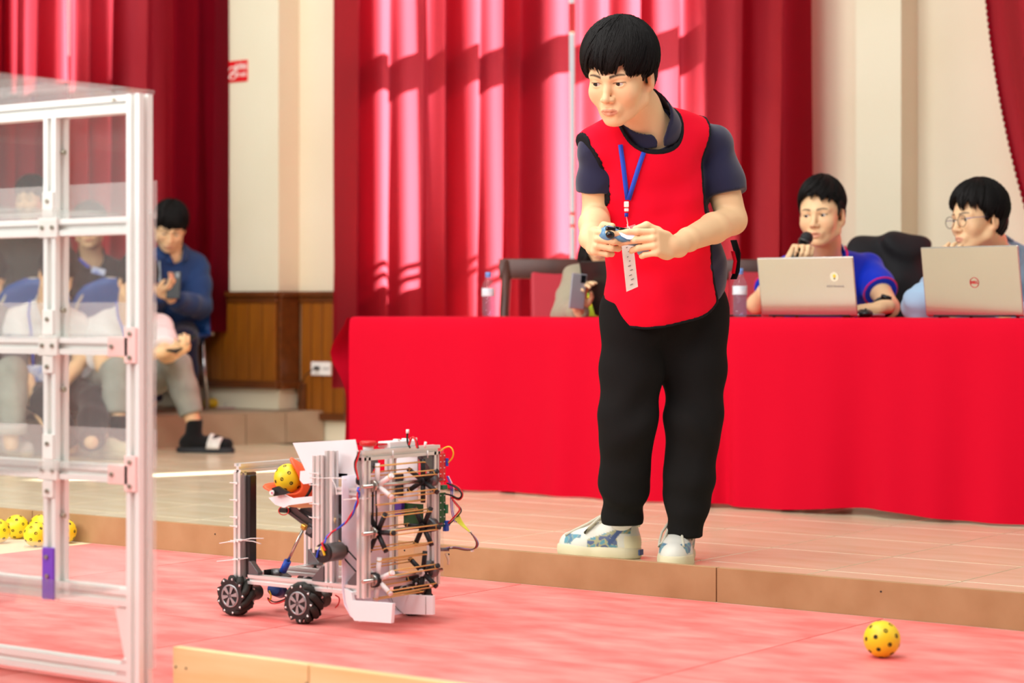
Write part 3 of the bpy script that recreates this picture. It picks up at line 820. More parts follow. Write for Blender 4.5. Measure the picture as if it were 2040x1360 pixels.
def strands_obj(fr, parent, style, n=4500, seed=1, rad=.0011, m=None):
    """single hairs lying over the hair: thin three-sided tapering tubes, all in one mesh"""
    R, t, s = fr; r = np.random.RandomState(seed)
    fz, sz, bz, nz = style.get('front', .040), style.get('side', -.018), style.get('behind', -.03), style.get('nape', -.075)
    pf = style.get('puff', .014); cr = V(*style.get('crown', (0, .035, .125)))
    C0 = V(0, .014, .040+pf*.35); rr = V(.075+pf*style.get('sidepuff', 1.0), .092+pf, .078+pf*1.05)
    a = r.uniform(-PI, PI, n); K = 7; nc = style.get('clumps', 170)
    ci = r.randint(0, nc, n); ac = r.uniform(-PI, PI, nc); a = ac[ci]+r.normal(0, .055, n); coff = r.uniform(-.030, .030, nc)[ci]; czt = r.uniform(-.016, .020, nc)[ci]; csw = r.normal(0, .22, nc)[ci]
    acl = ac[ci]
    zt = np.interp(np.abs(a), [0, .45, .75, 1.05, 1.30, 1.62, 1.95, 2.3, PI], [fz, fz-.004, fz-.010, (fz+sz)/2, sz, sz+.004, bz, nz+.006, nz])
    zt = zt+czt+r.uniform(-.003, .006, n)+r.exponential(.018, n)*(r.rand(n) < .35)+.006*np.sin(a*9+seed)+.005*np.sin(a*17)
    gap = style.get('gaps', [])
    for (ga, gw, gh) in gap: zt = zt+gh*np.exp(-((a-ga)/gw)**2)
    sw = style.get('sweep', .0)+r.normal(0, .04, n)+csw+.25*np.sin(a*4+seed)*.5; q0 = r.uniform(.0, .5, n); off = 1+coff+r.uniform(-.02, .012, n)
    pts = np.zeros((n, K, 3))
    for k in range(K):
        q = q0+(1-q0)*k/(K-1)
        aa = a*(1-.6*q)+acl*.6*q+sw*(1-q); z = cr[2]*(1-q)+zt*q+.006*np.sin(q*PI)
        rad_ = np.sin(np.minimum(1, q*1.12+.02)*PI/2)
        d = np.stack([np.sin(aa)*.1*rad_+cr[0]*(1-q), -np.cos(aa)*.1*rad_+cr[1]*(1-q), z], 1)-C0
        d = d/np.linalg.norm(d/rr, axis=1)[:, None]
        inn = np.where(k == K-1, .955, 1.0)
        pts[:, k] = C0+d*(off*inn)[:, None]
    W = pts @ R.T*s+t
    tan = np.gradient(W, axis=1); tan /= np.linalg.norm(tan, axis=2)[:, :, None]+1e-9
    nor = W-(R @ C0*s+t); nor -= tan*(nor*tan).sum(2)[:, :, None]; nor /= np.linalg.norm(nor, axis=2)[:, :, None]+1e-9
    bi = np.cross(tan, nor); th = (rad*s*np.array([1, 1, 1, .95, .85, .6, .15]))[None, :, None]
    ring = [W+nor*th, W-nor*th*.5+bi*th*.87, W-nor*th*.5-bi*th*.87]
    vv = np.stack(ring, 2).reshape(-1, 3); Q = []
    b = np.arange(n)[:, None]*K*3+np.arange(K-1)[None, :]*3
    for c in range(3):
        c2 = (c+1) % 3; Q.append(np.stack([b+c, b+c2, b+3+c2, b+3+c], 2).reshape(-1, 4))
    cen = (vv.min(0)+vv.max(0))/2
    return link_mesh('hair_strands', np_mesh('hair_strands', vv-cen, np.concatenate(Q)), m or M_hair, parent, None, 'stuff', cen)
def add_hand(F, wrist, u, n, side, curls, thumb, s=1.0, spread=.06, k=.004, fist=None):
    """wrist point, u towards the fingers, n the way the palm faces, side 'R'/'L'.
    curls: per finger (mcp, pip, dip) in degrees, index first; thumb: three points in hand axes (u, w, n) after the base"""
    u = nrm(u); n = np.asarray(n, float); n = nrm(n-u*(n@u)); w = np.cross(u, n) if side == 'R' else np.cross(n, u)
    wrist = np.asarray(wrist, float)
    def H(a, b, c): return wrist+(u*a+w*b+n*c)*s
    Rm = np.stack([u, w, n], 1)
    F.rbox(H(.052, .0, .0), V(.040, .037, .0135)*s, .0125*s, .012*s, R=Rm)
    F.ell(H(.030, .022, .007), V(.030, .018, .016)*s, .012*s, R=Rm)                # thumb ball
    F.ell(H(.030, -.024, .006), V(.032, .014, .014)*s, .010*s, R=Rm)               # heel of the hand
    F.cone(H(-.030, 0, 0), H(.012, 0, 0), .0265*s, .0250*s, .012*s)
    base = [(.090, .0285), (.093, .0095), (.089, -.0095), (.081, -.0275)]
    lens = [(.042, .026, .021), (.046, .029, .022), (.042, .027, .021), (.033, .020, .018)]
    rad = [.0092, .0094, .0089, .0078]
    tips = []
    for i in range(4):
        a0, b0 = base[i]; p = H(a0, b0, .001); th = 0; sp = spread*(1.5-i)
        pts = [H(a0-.018, b0*.92, .000), p]; rr = [rad[i]*1.08*s, rad[i]*1.06*s]
        for j in range(3):
            th += math.radians(curls[i][j])
            d = (u*math.cos(th)+n*math.sin(th))*math.cos(sp)+w*math.sin(sp)*(math.cos(th))
            p = p+d*lens[i][j]*s; pts.append(p); rr.append(rad[i]*s*(1.0, .93, .80)[j])
        F.chain(pts, rr, k*s); tips.append((pts[-1], d, p))
    tp = [H(.018, .024, .006)]+[(np.asarray(q) if isinstance(q, np.ndarray) else H(*q)) for q in thumb]
    F.chain(tp, [.0125*s, .0118*s, .0105*s, .0088*s][:len(tp)], .006*s)
    return tips, tp
def wob3(amp, freqs, seed=0):
    r = np.random.RandomState(seed); dirs = r.normal(size=(len(freqs), 3)); phs = r.uniform(0, 6, len(freqs))
    dirs /= np.linalg.norm(dirs, axis=1)[:, None]
    def fn(X, Y, Z):
        s = 0
        for d, f, p in zip(dirs, freqs, phs): s = s+np.sin((X*d[0]+Y*d[1]+Z*d[2])*f+p+1.5*np.sin((X*d[2]-Y*d[0]+Z*d[1])*f*.6))
        return s*amp/len(freqs)
    return fn
# ---------------------------------------------------------------- the player
def seg(*a): return [P(*q) for q in a]
J = dict(pel=P(1322, 600, 5.95), hipR=P(1264, 628, 5.90), hipL=P(1386, 632, 5.99), waist=P(1318, 520, 5.95), chest=P(1300, 400, 5.90), uch=P(1296, 310, 5.84), neck=P(1290, 238, 5.79),
         shR=P(1193, 296, 5.80), shL=P(1418, 290, 5.93), elR=P(1188, 432, 5.83), elL=P(1458, 438, 5.90), wrR=P(1176, 478, 5.605), wrL=P(1340, 491, 5.565),
         knR=P(1250, 850, 5.86), knL=P(1382, 850, 5.90), anR=P(1238, 1050, 5.94), anL=P(1362, 1072, 5.88))
me_loc = V((J['anR'][0]+J['anL'][0])/2, (J['anR'][1]+J['anL'][1])/2, 0)
player = thing('person', 'standing young man in a red bib and navy polo leaning forward over a game controller', 'person', me_loc)
hfr = (rot_frame(np.stack([RV, FV, ZV], 1), -27, 21, 2), P(1236, 150, 5.68), 1.03)
# -- torso axes
tz = nrm(J['uch']-J['pel']); tx = nrm(J['shL']-J['shR']+0*RV); tx = nrm(tx-tz*(tx@tz)); ty = np.cross(tz, tx)      # ty points to the back
TF = (np.stack([tx, ty, tz], 1), J['pel'], 1.0)
Lt = float((J['uch']-J['pel'])@tz)
def torso(F, g=0.0, arms=False):
    Rt = np.stack([tx, ty, tz], 1)
    F.ell(J['pel'], V(.158+g, .112+g, .115+g), .02, R=Rt)
    F.ell(J['pel']*.5+J['waist']*.5-ty*.012, V(.150+g, .112+g, .12+g), .03, R=Rt)
    F.ell(J['waist']*.45+J['chest']*.55-ty*.008, V(.150+g, .108+g, .15+g), .04, R=Rt)
    F.ell(J['chest']*.65+J['uch']*.35, V(.158+g, .112+g, .12+g), .04, R=Rt)
    F.ell(J['uch']+ty*.01, V(.140+g, .095+g, .075+g), .04, R=Rt)
    F.chain([J['shR']+tz*.000, J['uch']*.3+J['neck']*.7+ty*.022, J['shL']+ZV*.004], [.052+g, .062+g, .052+g], .03)
lo = np.min([P(1120, 40, 5.4), P(1540, 1150, 6.3), P(1120, 1150, 5.4), P(1540, 40, 6.3)], 0); hi = np.max([P(1120, 40, 5.4), P(1540, 1150, 6.3), P(1120, 1150, 5.4), P(1540, 40, 6.3)], 0)
c = (J['shR']+J['shL'])/2
hx, hy, hz = hfr[1]
hands = [J['wrR'], J['wrL']]
def ax(i, lo, hi, coarse, fine):
    f = [(hfr[1][i]-.13, hfr[1][i]+.13, fine)]
    h0 = min(J['wrR'][i], J['wrL'][i])-.16; h1 = max(J['wrR'][i], J['wrL'][i])+.16
    f.append((h0, h1, fine if i == 2 else .0034))
    return axis(lo, hi, coarse, f)
bl = np.min([J[k] for k in J], 0); bh = np.max([J[k] for k in J], 0)
B = Field(ax(0, bl[0]-.22, bh[0]+.16, .006, .0026), ax(1, bl[1]-.26, bh[1]+.17, .006, .0026), ax(2, .05, hfr[1][2]+.15, .006, .0026))
torso(B, -.012)
add_head(B, hfr)
nk = hfr[1]+hfr[0] @ V(0, .030, -.055)
B.chain([J['uch']*.4+J['neck']*.6+ty*.01, J['neck']*.6+nk*.4+ty*.012, nk], [.070, .058, .055], .025)
B.chain([J['shR'], (J['shR']+J['elR'])/2, J['elR']], [.047, .044, .038], .015)
B.chain([J['shL'], (J['shL']+J['elL'])/2, J['elL']], [.049, .047, .042], .015)
def forearm(e, w): return [e, e*.68+w*.32, e*.25+w*.75, w], [.040, .0415, .031, .0255]
B.chain(*forearm(J['elR'], J['wrR']), .012); B.chain(*forearm(J['elL'], J['wrL']), .012)
for s_, h_ in (('R', 'hipR'), ('L', 'hipL')):
    B.chain([J['hip'+s_], J['kn'+s_], J['kn'+s_]*.25+J['an'+s_]*.75], [.078, .056, .034], .02)
# -- hands around the controller
CT = P(1246, 474, 5.53)                            # the middle of the controller
cx_ = nrm(RV*.97+FV*.16-ZV*.13); cyv = nrm(FV*.97-ZV*.20); cyv = nrm(cyv-cx_*(cyv@cx_)); cz_ = np.cross(cx_, cyv)    # cyv runs from its front edge back along the grips
def CW(x, y, z): return CT+cx_*x+cyv*y+cz_*z
uR = nrm(-FV*.93+RV*.16-ZV*.10); nR = nrm(RV*.95+FV*.15-ZV*.12)
tR, thR = add_hand(B, J['wrR'], uR, nR, 'R', [(42, 62, 30), (58, 62, 28), (64, 62, 30), (68, 60, 30)], [P(1194, 462, 5.56), P(1203, 449, 5.55), P(1220, 450, 5.54)], .95)
uL = nrm(-RV*.60-FV*.78+ZV*.10); nL = nrm(-RV*.80+FV*.58-ZV*.16)
tL, thL = add_hand(B, J['wrL'], uL, nL, 'L', [(46, 10, 8), (58, 24, 12), (66, 44, 24), (72, 52, 30)], [P(1310, 460, 5.555), P(1288, 449, 5.545), P(1266, 456, 5.54)], .97)
v, q = B.mesh(); v, q, _ = drop_small(v, q); v = smooth_mesh(v, q, 1)
colr = np.tile(SKIN, (len(v), 1)); head_colors(v, hfr, colr)
cen = (v.min(0)+v.max(0))/2
link_mesh('body', np_mesh('body', v-cen, q, True, colr), M_skin, player, None, None, cen)
add_eyes(hfr, player, gaze=(-.32, .10))
PH = dict(front=.034, side=.004, behind=.006, nape=-.055, puff=.024, under=.007, tufts=0, sweep=.35, crown=(.01, .03, .13))
PH['gaps'] = [(-.50, .17, .034), (.42, .14, .016)]; PH['capup'] = .016; PH['clumps'] = 210
hair_obj(hfr, player, PH, seed=4); strands_obj(hfr, player, PH, 11000, 4, .0012)
# -- the player's clothes: cloth solids follow the body
M_navy = mat('navy_knit', '20203c', .85, spec=.2, sheen=.3, bump=(400, .15, .001))
M_bib = mat('red_mesh_cloth', 'f0062c', .8, spec=.15, bump=(500, .25, .001))
M_bind = mat('black_binding', '17161a', .8, spec=.2)
M_trs = mat('black_trouser_cloth', '191716', .9, spec=.12, bump=(300, .1, .001))
def gax(i, pts, pad, h):
    a = np.array([p[i] for p in pts]); return np.arange(a.min()-pad, a.max()+pad, h)
up_pts = [J[k] for k in ('pel', 'shR', 'shL', 'elR', 'elL', 'neck', 'waist')]
def cloth_field(h=.0045, pad=.19): return Field(*[gax(i, up_pts, pad, h) for i in range(3)])
S = cloth_field()
torso(S, .004)
slR = J['shR']*.36+J['elR']*.64; slL = J['shL']*.33+J['elL']*.67
S.ell(J['pel']+tx*.050+tz*.075, V(.148, .110, .15), .03, R=np.stack([tx, ty, tz], 1))
SL = Field(*S.ax)
for a, e, sl in ((J['shR'], J['elR'], slR), (J['shL'], J['elL'], slL)):
    T_ = Field(*S.ax)
    d_ = nrm(e-a)
    T_.chain([a-tz*.004, a*.5+e*.5, e*.9+a*.1], [.054, .0545, .0555] if e is J['elR'] else [.057, .061, .062], .02)
    T_.plane(sl, d_)
    SL.f = np.minimum(SL.f, T_.f)
S.f = smin(S.f, SL.f, .02)
S.everywhere(wob3(.0035, [38, 55, 70, 95], 3), None, '+')
S.plane(J['pel']-tz*.035, -tz)
nkp = J['neck']*.6+nk*.4
S.cone(J['uch']*.2+J['neck']*.8-ty*.03, nkp+ZV*.1, .060, .062, .008, 's')
sdf_obj('polo_shirt', S, M_navy, player, 2)
# collar
Cf = Field(*[gax(i, [J['neck'], nkp, J['uch']], .17, .003) for i in range(3)])
ca = nrm(nkp-J['uch']*.5-J['neck']*.5)
c0 = J['uch']*.12+J['neck']*.88+ty*.010
Cf.cone(c0-ca*.020, c0+ca*.062, .093, .070, .0)
Cf.cone(c0-ca*.060, c0+ca*.10, .088, .060, .0, 's')
Cf.plane(c0+ca*.055-ty*.0, ca*.72-ty*.55)
def vcut(X, Y, Z):
    x = (X-c0[0])*tx[0]+(Y-c0[1])*tx[1]+(Z-c0[2])*tx[2]; y = (X-c0[0])*ty[0]+(Y-c0[1])*ty[1]+(Z-c0[2])*ty[2]; z = (X-c0[0])*tz[0]+(Y-c0[1])*tz[1]+(Z-c0[2])*tz[2]
    return np.maximum(y+.02, np.abs(x)-.010-np.maximum(z+.034, 0)*.55)
Cf.everywhere(vcut, None, 's', .002)
def cbot(X, Y, Z):
    x = (X-c0[0])*tx[0]+(Y-c0[1])*tx[1]+(Z-c0[2])*tx[2]; y = (X-c0[0])*ty[0]+(Y-c0[1])*ty[1]+(Z-c0[2])*ty[2]; z = (X-c0[0])*tz[0]+(Y-c0[1])*tz[1]+(Z-c0[2])*tz[2]
    return -(z+.035+.020*np.clip(-y/.07, -1, 1))
Cf.everywhere(cbot, None, 'i', .002)
sdf_obj('collar', Cf, M_navy, player, 1, keep=300)
# bib
Vf = cloth_field(.0045)
torso(Vf, .016)
Rt = np.stack([tx, ty, tz], 1)
Vf.ell(J['pel']-ZV*.035-ty*.030, V(.160, .120, .12), .03, R=Rt)
Vf.ell(J['waist']*.5+J['chest']*.5-ty*.036, V(.150, .112, .16), .05, R=Rt)
Vf.ell(J['hipR']*.75+J['pel']*.25-ty*.035+ZV*.01, V(.105, .105, .13), .03, R=Rt)
Vf.everywhere(wob3(.0055, [22, 34, 50, 75], 8), None, '+')
Lz = float((J['uch']-J['pel'])@tz)
def region(X, Y, Z):
    dx, dy, dz = X-J['pel'][0], Y-J['pel'][1], Z-J['pel'][2]
    x = dx*tx[0]+dy*tx[1]+dz*tx[2]; y = dx*ty[0]+dy*ty[1]+dz*ty[2]; z = dx*tz[0]+dy*tz[1]+dz*tz[2]
    t = z/Lz
    w = np.interp(t, [-.5, -.22, -.1, .1, .3, .48, .62, .78, .92, 1.04, 1.15, 1.4], [.12, .118, .114, .112, .114, .112, .108, .112, .126, .155, .178, .2])
    hem = -.026+.032*np.clip(np.abs(x+.050)/.168, 0, 1)**4
    wr = np.interp(t, [-.5, -.22, -.1, .1, .3, .48, .62, .78, .92, 1.04, 1.15, 1.4], [.22, .22, .215, .21, .205, .192, .176, .160, .158, .172, .190, .20])
    m1 = np.where(x > 0, x-w, -x-wr); m2 = hem-z
    q = nkp-J['neck']
    ax_ = nrm(J['neck']-J['uch']-ty*.02); o = J['neck']-ty*.012
    hx_, hy_, hz_ = X-o[0], Y-o[1], Z-o[2]; h = hx_*ax_[0]+hy_*ax_[1]+hz_*ax_[2]
    rad = np.sqrt(np.maximum(hx_**2+hy_**2+hz_**2-h*h, 0)); m3 = np.where(h > -.095, .086-rad, -.05)
    return np.maximum(np.maximum(m1, m2), m3)
Rg = region(*Vf.coords((slice(None),)*3)).astype(np.float32)
Bd = Vf.clone(.0025)
Vf.f = np.maximum(Vf.f, Rg); sdf_obj('bib', Vf, M_bib, player, 2, keep=300)
Bd.f = np.maximum(np.maximum(Bd.f, Rg-.001), -.0085-Rg)
sdf_obj('bib_binding', Bd, M_bind, player, 1, keep=150)
bib_v = Vf.mesh()[0]
del S, SL, T_, Cf, Bd, Rg
def front_d(px, py, vv=bib_v, rad=7):
    d = vv@FV; X = 1020+FPX*(vv@RV)/d; Y = HOR+FPX*(CAMH-vv[:, 2])/d
    m = ((X-px)**2+(Y-py)**2) < rad*rad
    return float(d[m].min()) if m.any() else 5.75
# side strap and tongue of the bib on his left side
st = MB(); pts = []
for (px_, py_) in ((1394, 385), (1386, 410), (1390, 435), (1402, 452)):
    pts.append(P(px_, py_, 5.82))
rows = [[p-RV*.010, p+RV*.010] for p in pts]
st.sheet(rows); st.build('side_strap', M_bind, player, solid=.002)
st = MB(); pts = [P(1462, 478, 5.98), P(1470, 505, 5.98), P(1468, 540, 5.97), P(1462, 556, 5.97)]
st.sheet([[p-RV*.008+FV*.01, p+RV*.006-FV*.01] for p in pts]); st.build('side_strap', M_bind, player, solid=.003)
st = MB(); pts = [P(1461, 500, 5.965), P(1466, 520, 5.965), P(1462, 545, 5.965)]
st.sheet([[p-RV*.007, p+RV*.003] for p in pts]); st.build('back_panel', M_bib, player, solid=.004)
# trousers
leg_pts = [J['pel']+ZV*.12, J['anR'], J['anL'], J['hipR'], J['hipL']]
Tf = Field(*[gax(i, leg_pts, .15, .0052) for i in range(3)])
Tf.ell(J['pel']-ZV*.015, V(.166, .122, .13), .02, R=Rt)
lift = V(0, 0, .02)
for s_ in 'RL':
    hp, kn, an = J['hip'+s_], J['kn'+s_], J['an'+s_]
    sx = 1 if s_ == 'L' else -1
    Tf.chain([hp+tx*sx*.006+ZV*.02, hp*.5+kn*.5, kn, kn*.5+an*.5, an-ZV*.03], [.090, .083, .0765, .066, .050 if s_ == 'R' else .046], .03)
def tw(X, Y, Z):
    kz = J['knR'][2]; az = J['anR'][2]
    s = .0045*np.sin((Z*46)+3*np.sin(X*9+Y*13)+1.0)*np.exp(-((Z-kz-.02)/.10)**2)
    s = s+.0055*np.sin(Z*60+2.6*np.sin(X*14-Y*10))*np.exp(-((Z-az-.06)/.07)**2)
    s = s+.004*np.sin(Z*34+8*X-6*Y)*np.exp(-((Z-J['hipR'][2]+.03)/.09)**2)
    return s
Tf.ell(J['hipR']*.5+J['hipL']*.5-ZV*.07, V(.05, .08, .10), .04, R=Rt)
Tf.everywhere(tw, None, '+'); Tf.everywhere(wob3(.003, [22, 35, 50], 5), None, '+')
Tf.plane(J['waist']*.4+J['pel']*.6, tz)
def hemcut(X, Y, Z):
    lx = (X-(J['anR'][0]+J['anL'][0])/2)*RV[0]+(Y-(J['anR'][1]+J['anL'][1])/2)*RV[1]
    zz = np.where(lx < 0, float(P(1235, 1044, 5.94)[2]), float(P(1362, 1072, 5.86)[2]))
    return zz-Z
Tf.everywhere(hemcut, None, 'i', .002)
sdf_obj('trousers', Tf, M_trs, player, 2, keep=400)
# -- shoes
M_sole = mat('shoe_sole', 'd8ccaa', .6); M_shoe = mat('shoe_upper', None, .5, attr=True, bump=(120, .08, .001)); M_lace = mat('shoe_lace', 'c9c2ae', .8)
M_sock = mat('sock_white', 'e9e4e6', .9)
M_shoenavy = mat('shoe_navy', '3f5484', .6)
def sneaker(heel, toe, name, label):
    f = nrm(V(toe[0]-heel[0], toe[1]-heel[1], 0)); L = float(np.linalg.norm((toe-heel)[:2])); s_ = V(-f[1], f[0], 0)      # s_: to the wearer's left
    t = thing(name, label, 'shoe', V(heel[0]*.5+toe[0]*.5, heel[1]*.5+toe[1]*.5, 0), 'blue and white sneakers of the player')
    fr = (np.stack([f, s_, ZV], 1), V(heel[0], heel[1], 0), L/.28)
    axs = [np.arange(min(heel[i], toe[i])-.09, max(heel[i], toe[i])+.09, .003) for i in range(2)]+[np.arange(-.012, .17, .003)]
    Sf = Field(*axs); k = dict(fr=fr)
    for (x, y, r) in ((.040, 0, .040), (.10, .000, .040), (.16, .002, .046), (.205, 0, .048), (.238, -.002, .038)):
        pass
    Sf.chain([(.040, 0, .018), (.11, 0, .018), (.19, .0, .018), (.236, 0, .020)], [.041, .039, .050, .043], .02, **k)
    Sf.plane(V(0, 0, .033), ZV); Sf.plane(V(0, 0, .0), -ZV, .004)
    sdf_obj('sole', Sf, M_sole, t, 1)
    Uf = Field(*axs)
    Uf.chain([(.038, 0, .045), (.105, 0, .045), (.185, 0, .034), (.232, 0, .032)], [.0375, .036, .046, .040], .02, **k)
    Uf.chain([(.048, 0, .080), (.085, 0, .078), (.125, 0, .068), (.20, 0, .046)], [.036, .037, .036, .032], .025, **k)
    Uf.chain([(.052, 0, .112), (.082, 0, .115)], [.036, .036], .02, **k)
    Uf.cone((.062, 0, .090), (.068, 0, .16), .030, .034, .006, 's', **k)
    Uf.plane(V(0, 0, .026), -ZV)
    Uf.everywhere(lambda X, Y, Z: Z-.105-.10*np.abs(X-.06), fr, 'i', .006)
    W = V(*lin('d8d5ca')[:3]); N = V(*lin('3f5484')[:3]); CR = V(*lin('e4dab8')[:3]); TQ = V(*lin('5f96a8')[:3]); OL = V(*lin('a8a684')[:3])
    def col(v):
        Lc = ((v-fr[1])@fr[0])/fr[2]; x, y, z = Lc[:, 0], np.abs(Lc[:, 1]), Lc[:, 2]
        c = np.tile(W, (len(v), 1))
        pat = np.sin(x*190+2*np.sin(z*130+x*60))+np.sin(z*170-x*90+y*60)+.8*np.sin(x*90+z*230)
        fl = np.where((pat > .7)[:, None], TQ, np.where((pat < -.6)[:, None], N*.9+.05, OL))
        m = (x > .060)&(x < .158)&(z < .090-(x-.060)*.36)&(z > .030); c[m] = fl[m]
        m = (x < .066)&(x > .02)&(z > .078); c[m] = fl[m]
        m = (x > .180)&(x < .240)&(z > .040)&(z < .068)&(y < .046); c[m] = (fl*.5+TQ*.5)[m]
        dd = np.abs((z-.070)+(x-.064)*1.15); m = (dd < .011)&(x > .02)&(x < .088)&(z > .040); c[m] = N
        m = (x < .036)&(z < .07); c[m] = CR
        m = (z > .100)&(x < .09); c[m] = N
        return c
    sdf_obj('upper', Uf, M_shoe, t, 1, col=col)
    def at(x, y, z): return fr[0]@(V(x, y, z)*fr[2])+fr[1]
    # loops beside the laces, lace rows, bow
    for sd in (-1, 1):
        MB().tube([at(.098+.012*math.cos(a)*1.25, sd*(.034), .088+.010*math.sin(a)-.25*(.012*math.cos(a))) for a in [i*2*PI/14 for i in range(14)]], .0032, 6, True).build('lace_guard', mat('shoe_guard', 'efe7cf', .5), t)
    for i in range(5):
        x = .105+i*.018; z = .129-i*.0110
        MB().tube([at(x-.004, -.032+i*.001, z-.014), at(x, -.012, z+.000), at(x+.002, .012, z+.000), at(x-.004, .032-i*.001, z-.014)],   .0042, 6).build('lace', M_lace, t)
    MB().tube([at(.10, .0, .134), at(.118, .026, .126), at(.145, .048, .096), at(.165, .046, .074), at(.14, .030, .106), at(.108, .004, .134)], .0040, 6).build('lace_bow', M_lace, t)
    MB().tube([at(.10, .0, .134), at(.120, -.024, .126), at(.150, -.046, .092), at(.185, -.048, .070), at(.215, -.046, .058), at(.205, -.036, .070), at(.16, -.028, .098), at(.108, -.004, .134)], .0040, 6).build('lace_bow', M_lace, t)
    MB().tube([at(.103, .0, .134), at(.130, .008, .124), at(.170, .014, .100), at(.205, .022, .082), at(.240, .030, .062)], .0036, 6).build('lace_end', M_lace, t)
    MB().prism([at(.006, -.008, .095), at(-.004, -.008, .118), at(-.004, .008, .118), at(.006, .008, .095)], f*.003).build('heel_tab', mat('shoe_guard', 'efe7cf', .5), t)
    MB().box(at(-.0015, 0, .020), (.004, .026, .016), Matrix(fr[0].tolist())).build('heel_badge', M_shoenavy, t, bevel=.001)
    return t
hR = onfloor(1276, 1113); f1 = nrm(V(-1, -.13, 0))
sneaker(hR, hR+f1*.262, 'sneaker', 'sneaker seen from the side, the left one of the pair')
tL = onfloor(1338, 1133); f2 = nrm(-FV*.96-RV*.20)
sneaker(tL-f2*.262, tL, 'sneaker', 'sneaker pointing at the camera, the right one of the pair')
# ankles in white socks
for an, hh in ((J['anR'], hR+f1*.06), (J['anL'], tL-f2*.20)):
    MB().cyl(V(hh[0]*.6+an[0]*.4, hh[1]*.6+an[1]*.4, .102), V(an[0]*.6+hh[0]*.4, an[1]*.6+hh[1]*.4, an[2]+.03), .033, .036, 20).build('sock', M_sock, player)
# ---------------------------------------------------------------- game controller, lanyard with card
M_blue = mat('controller_blue', '5f93b8', .35, spec=.6); M_gloss = mat('gloss_black', '0d0d0f', .12); M_lightbar = mat('light_bar', 'e4ecff', .3, emit=('dfe8ff', .5))
M_chrome = mat('chrome', 'd8d8d8', .18, 1.0)
pad = thing('game_controller', 'steel blue game controller held in both hands of the standing player', 'controller', CT)
cfr = (np.stack([cx_, cyv, cz_], 1), CT, .93)
def CA(x, y, z): return cfr[0]@(V(x, y, z)*.93)+CT
Kf = Field(*[np.arange(CT[i]-.13, CT[i]+.13, .0024) for i in range(3)])
Kf.rbox((0, -.004, 0), (.056, .026, .0165), .012, .01, fr=cfr)
for sx in (-1, 1):
    Kf.chain([(sx*.052, -.010, .002), (sx*.058, .012, -.002), (sx*.066, .062, -.014)], [.0235, .0225, .0165], .012, fr=cfr)
Kf.rbox((0, -.022, -.004), (.030, .014, .012), .006, .008, fr=cfr)
Kf.everywhere(lambda X, Y, Z: -(Y+.034-.10*np.abs(X)*(np.abs(X) > .04)), cfr, 'i', .004)
sdf_obj('body', Kf, M_blue, pad, 1)
Mr = Matrix(cfr[0].tolist())
MB().box(CA(0, -.018, .0165), (.052, .036, .006), Mr).build('touch_pad', M_gloss, pad, bevel=.002)
MB().prism([CA(-.028, -.035, .004), CA(.028, -.035, .004), CA(.020, -.0362, -.006), CA(.004, -.037, -.012), CA(-.004, -.037, -.012), CA(-.020, -.0362, -.006)], -cyv*.0025).build('light_bar', M_lightbar, pad)
MB().box(CA(0, -.0375, -.0155), (.010, .003, .004), Mr).build('charging_port', M_chrome, pad)
for sx in (-1, 1):
    MB().box(CA(sx*.052, -.034, .011), (.026, .012, .010), Mr).build('shoulder_button', M_gloss, pad, bevel=.003)
    MB().ball(CA(sx*.052, -.036, -.006), (.012, .010, .010), 14, 10, Mr).build('trigger', M_gloss, pad)
    MB().cyl(CA(sx*.026, .012, .012), CA(sx*.026, .012, .026), .006, n=12).cyl(CA(sx*.026, .012, .025), CA(sx*.026, .012, .030), .0095, n=16).build('thumb_stick', M_gloss, pad)
for i, (dx, dy) in enumerate(((0, .009), (0, -.009), (.009, 0), (-.009, 0))):
    MB().cyl(CA(.053+dx, -.006+dy, .016), CA(.053+dx, -.006+dy, .0245), .0042, n=10).build('face_button', M_gloss, pad)
    MB().box(CA(-.053+dx*.9, -.006+dy*.9, .022), (.006, .006, .006), Mr).build('direction_key', M_gloss, pad, bevel=.001)

M_rib = mat('lanyard_blue', '1f48c8', .6); M_card = mat('card_white', 'efece0', .6); M_clearp = mat_clear('clear_plastic', 'ffffff', .22)
M_ink = mat('ink_grey', '6e6c66', .8)
lan = thing('lanyard', 'blue lanyard with a white paper card hanging on the red bib', 'lanyard', P(1250, 420, front_d(1250, 420)))
def on_bib(px, py, off=.004): return P(px, py, front_d(px, py)-off)
def ribbon(pts, w, m, name, off=.005):
    pp = [on_bib(x, y, off) for x, y in pts]; rows = []
    for i, p in enumerate(pp):
        d = nrm(pp[min(i+1, len(pp)-1)]-pp[max(i-1, 0)]); sd = nrm(np.cross(d, FV)); rows.append([p-sd*w/2, p+sd*w/2])
    MB().sheet(rows).build(name, m, lan, solid=.0012)
ribbon([(1236, 288), (1238, 305), (1241, 325), (1244, 350), (1247, 375), (1250, 398)], .0125, M_rib, 'ribbon')
ribbon([(1288, 283), (1282, 305), (1275, 325), (1268, 347), (1260, 373), (1252, 398)], .0125, M_rib, 'ribbon')
pz = on_bib(1248, 407, .008)
MB().box(pz, (.013, .007, .016), (0, 0, YAW)).build('buckle', M_white, lan, bevel=.002)
pz2 = on_bib(1248, 418, .008)
MB().box(pz2, (.012, .007, .009), (0, 0, YAW)).build('buckle', M_white, lan, bevel=.002)
ribbon([(1248, 424), (1248, 432)], .010, M_rib, 'ribbon')
a = on_bib(1248, 432, .008); b = P(1250, 458, 5.56)
MB().tube([a, a*.5+b*.5+RV*.002, b], .0016, 6).build('string', mat('string_pink', 'e8a8a0', .6), lan)
MB().tube([a*.4+b*.6, b+RV*.008], .0012, 6).build('string', M_white, lan)
cc = P(1252, 460, 5.60)
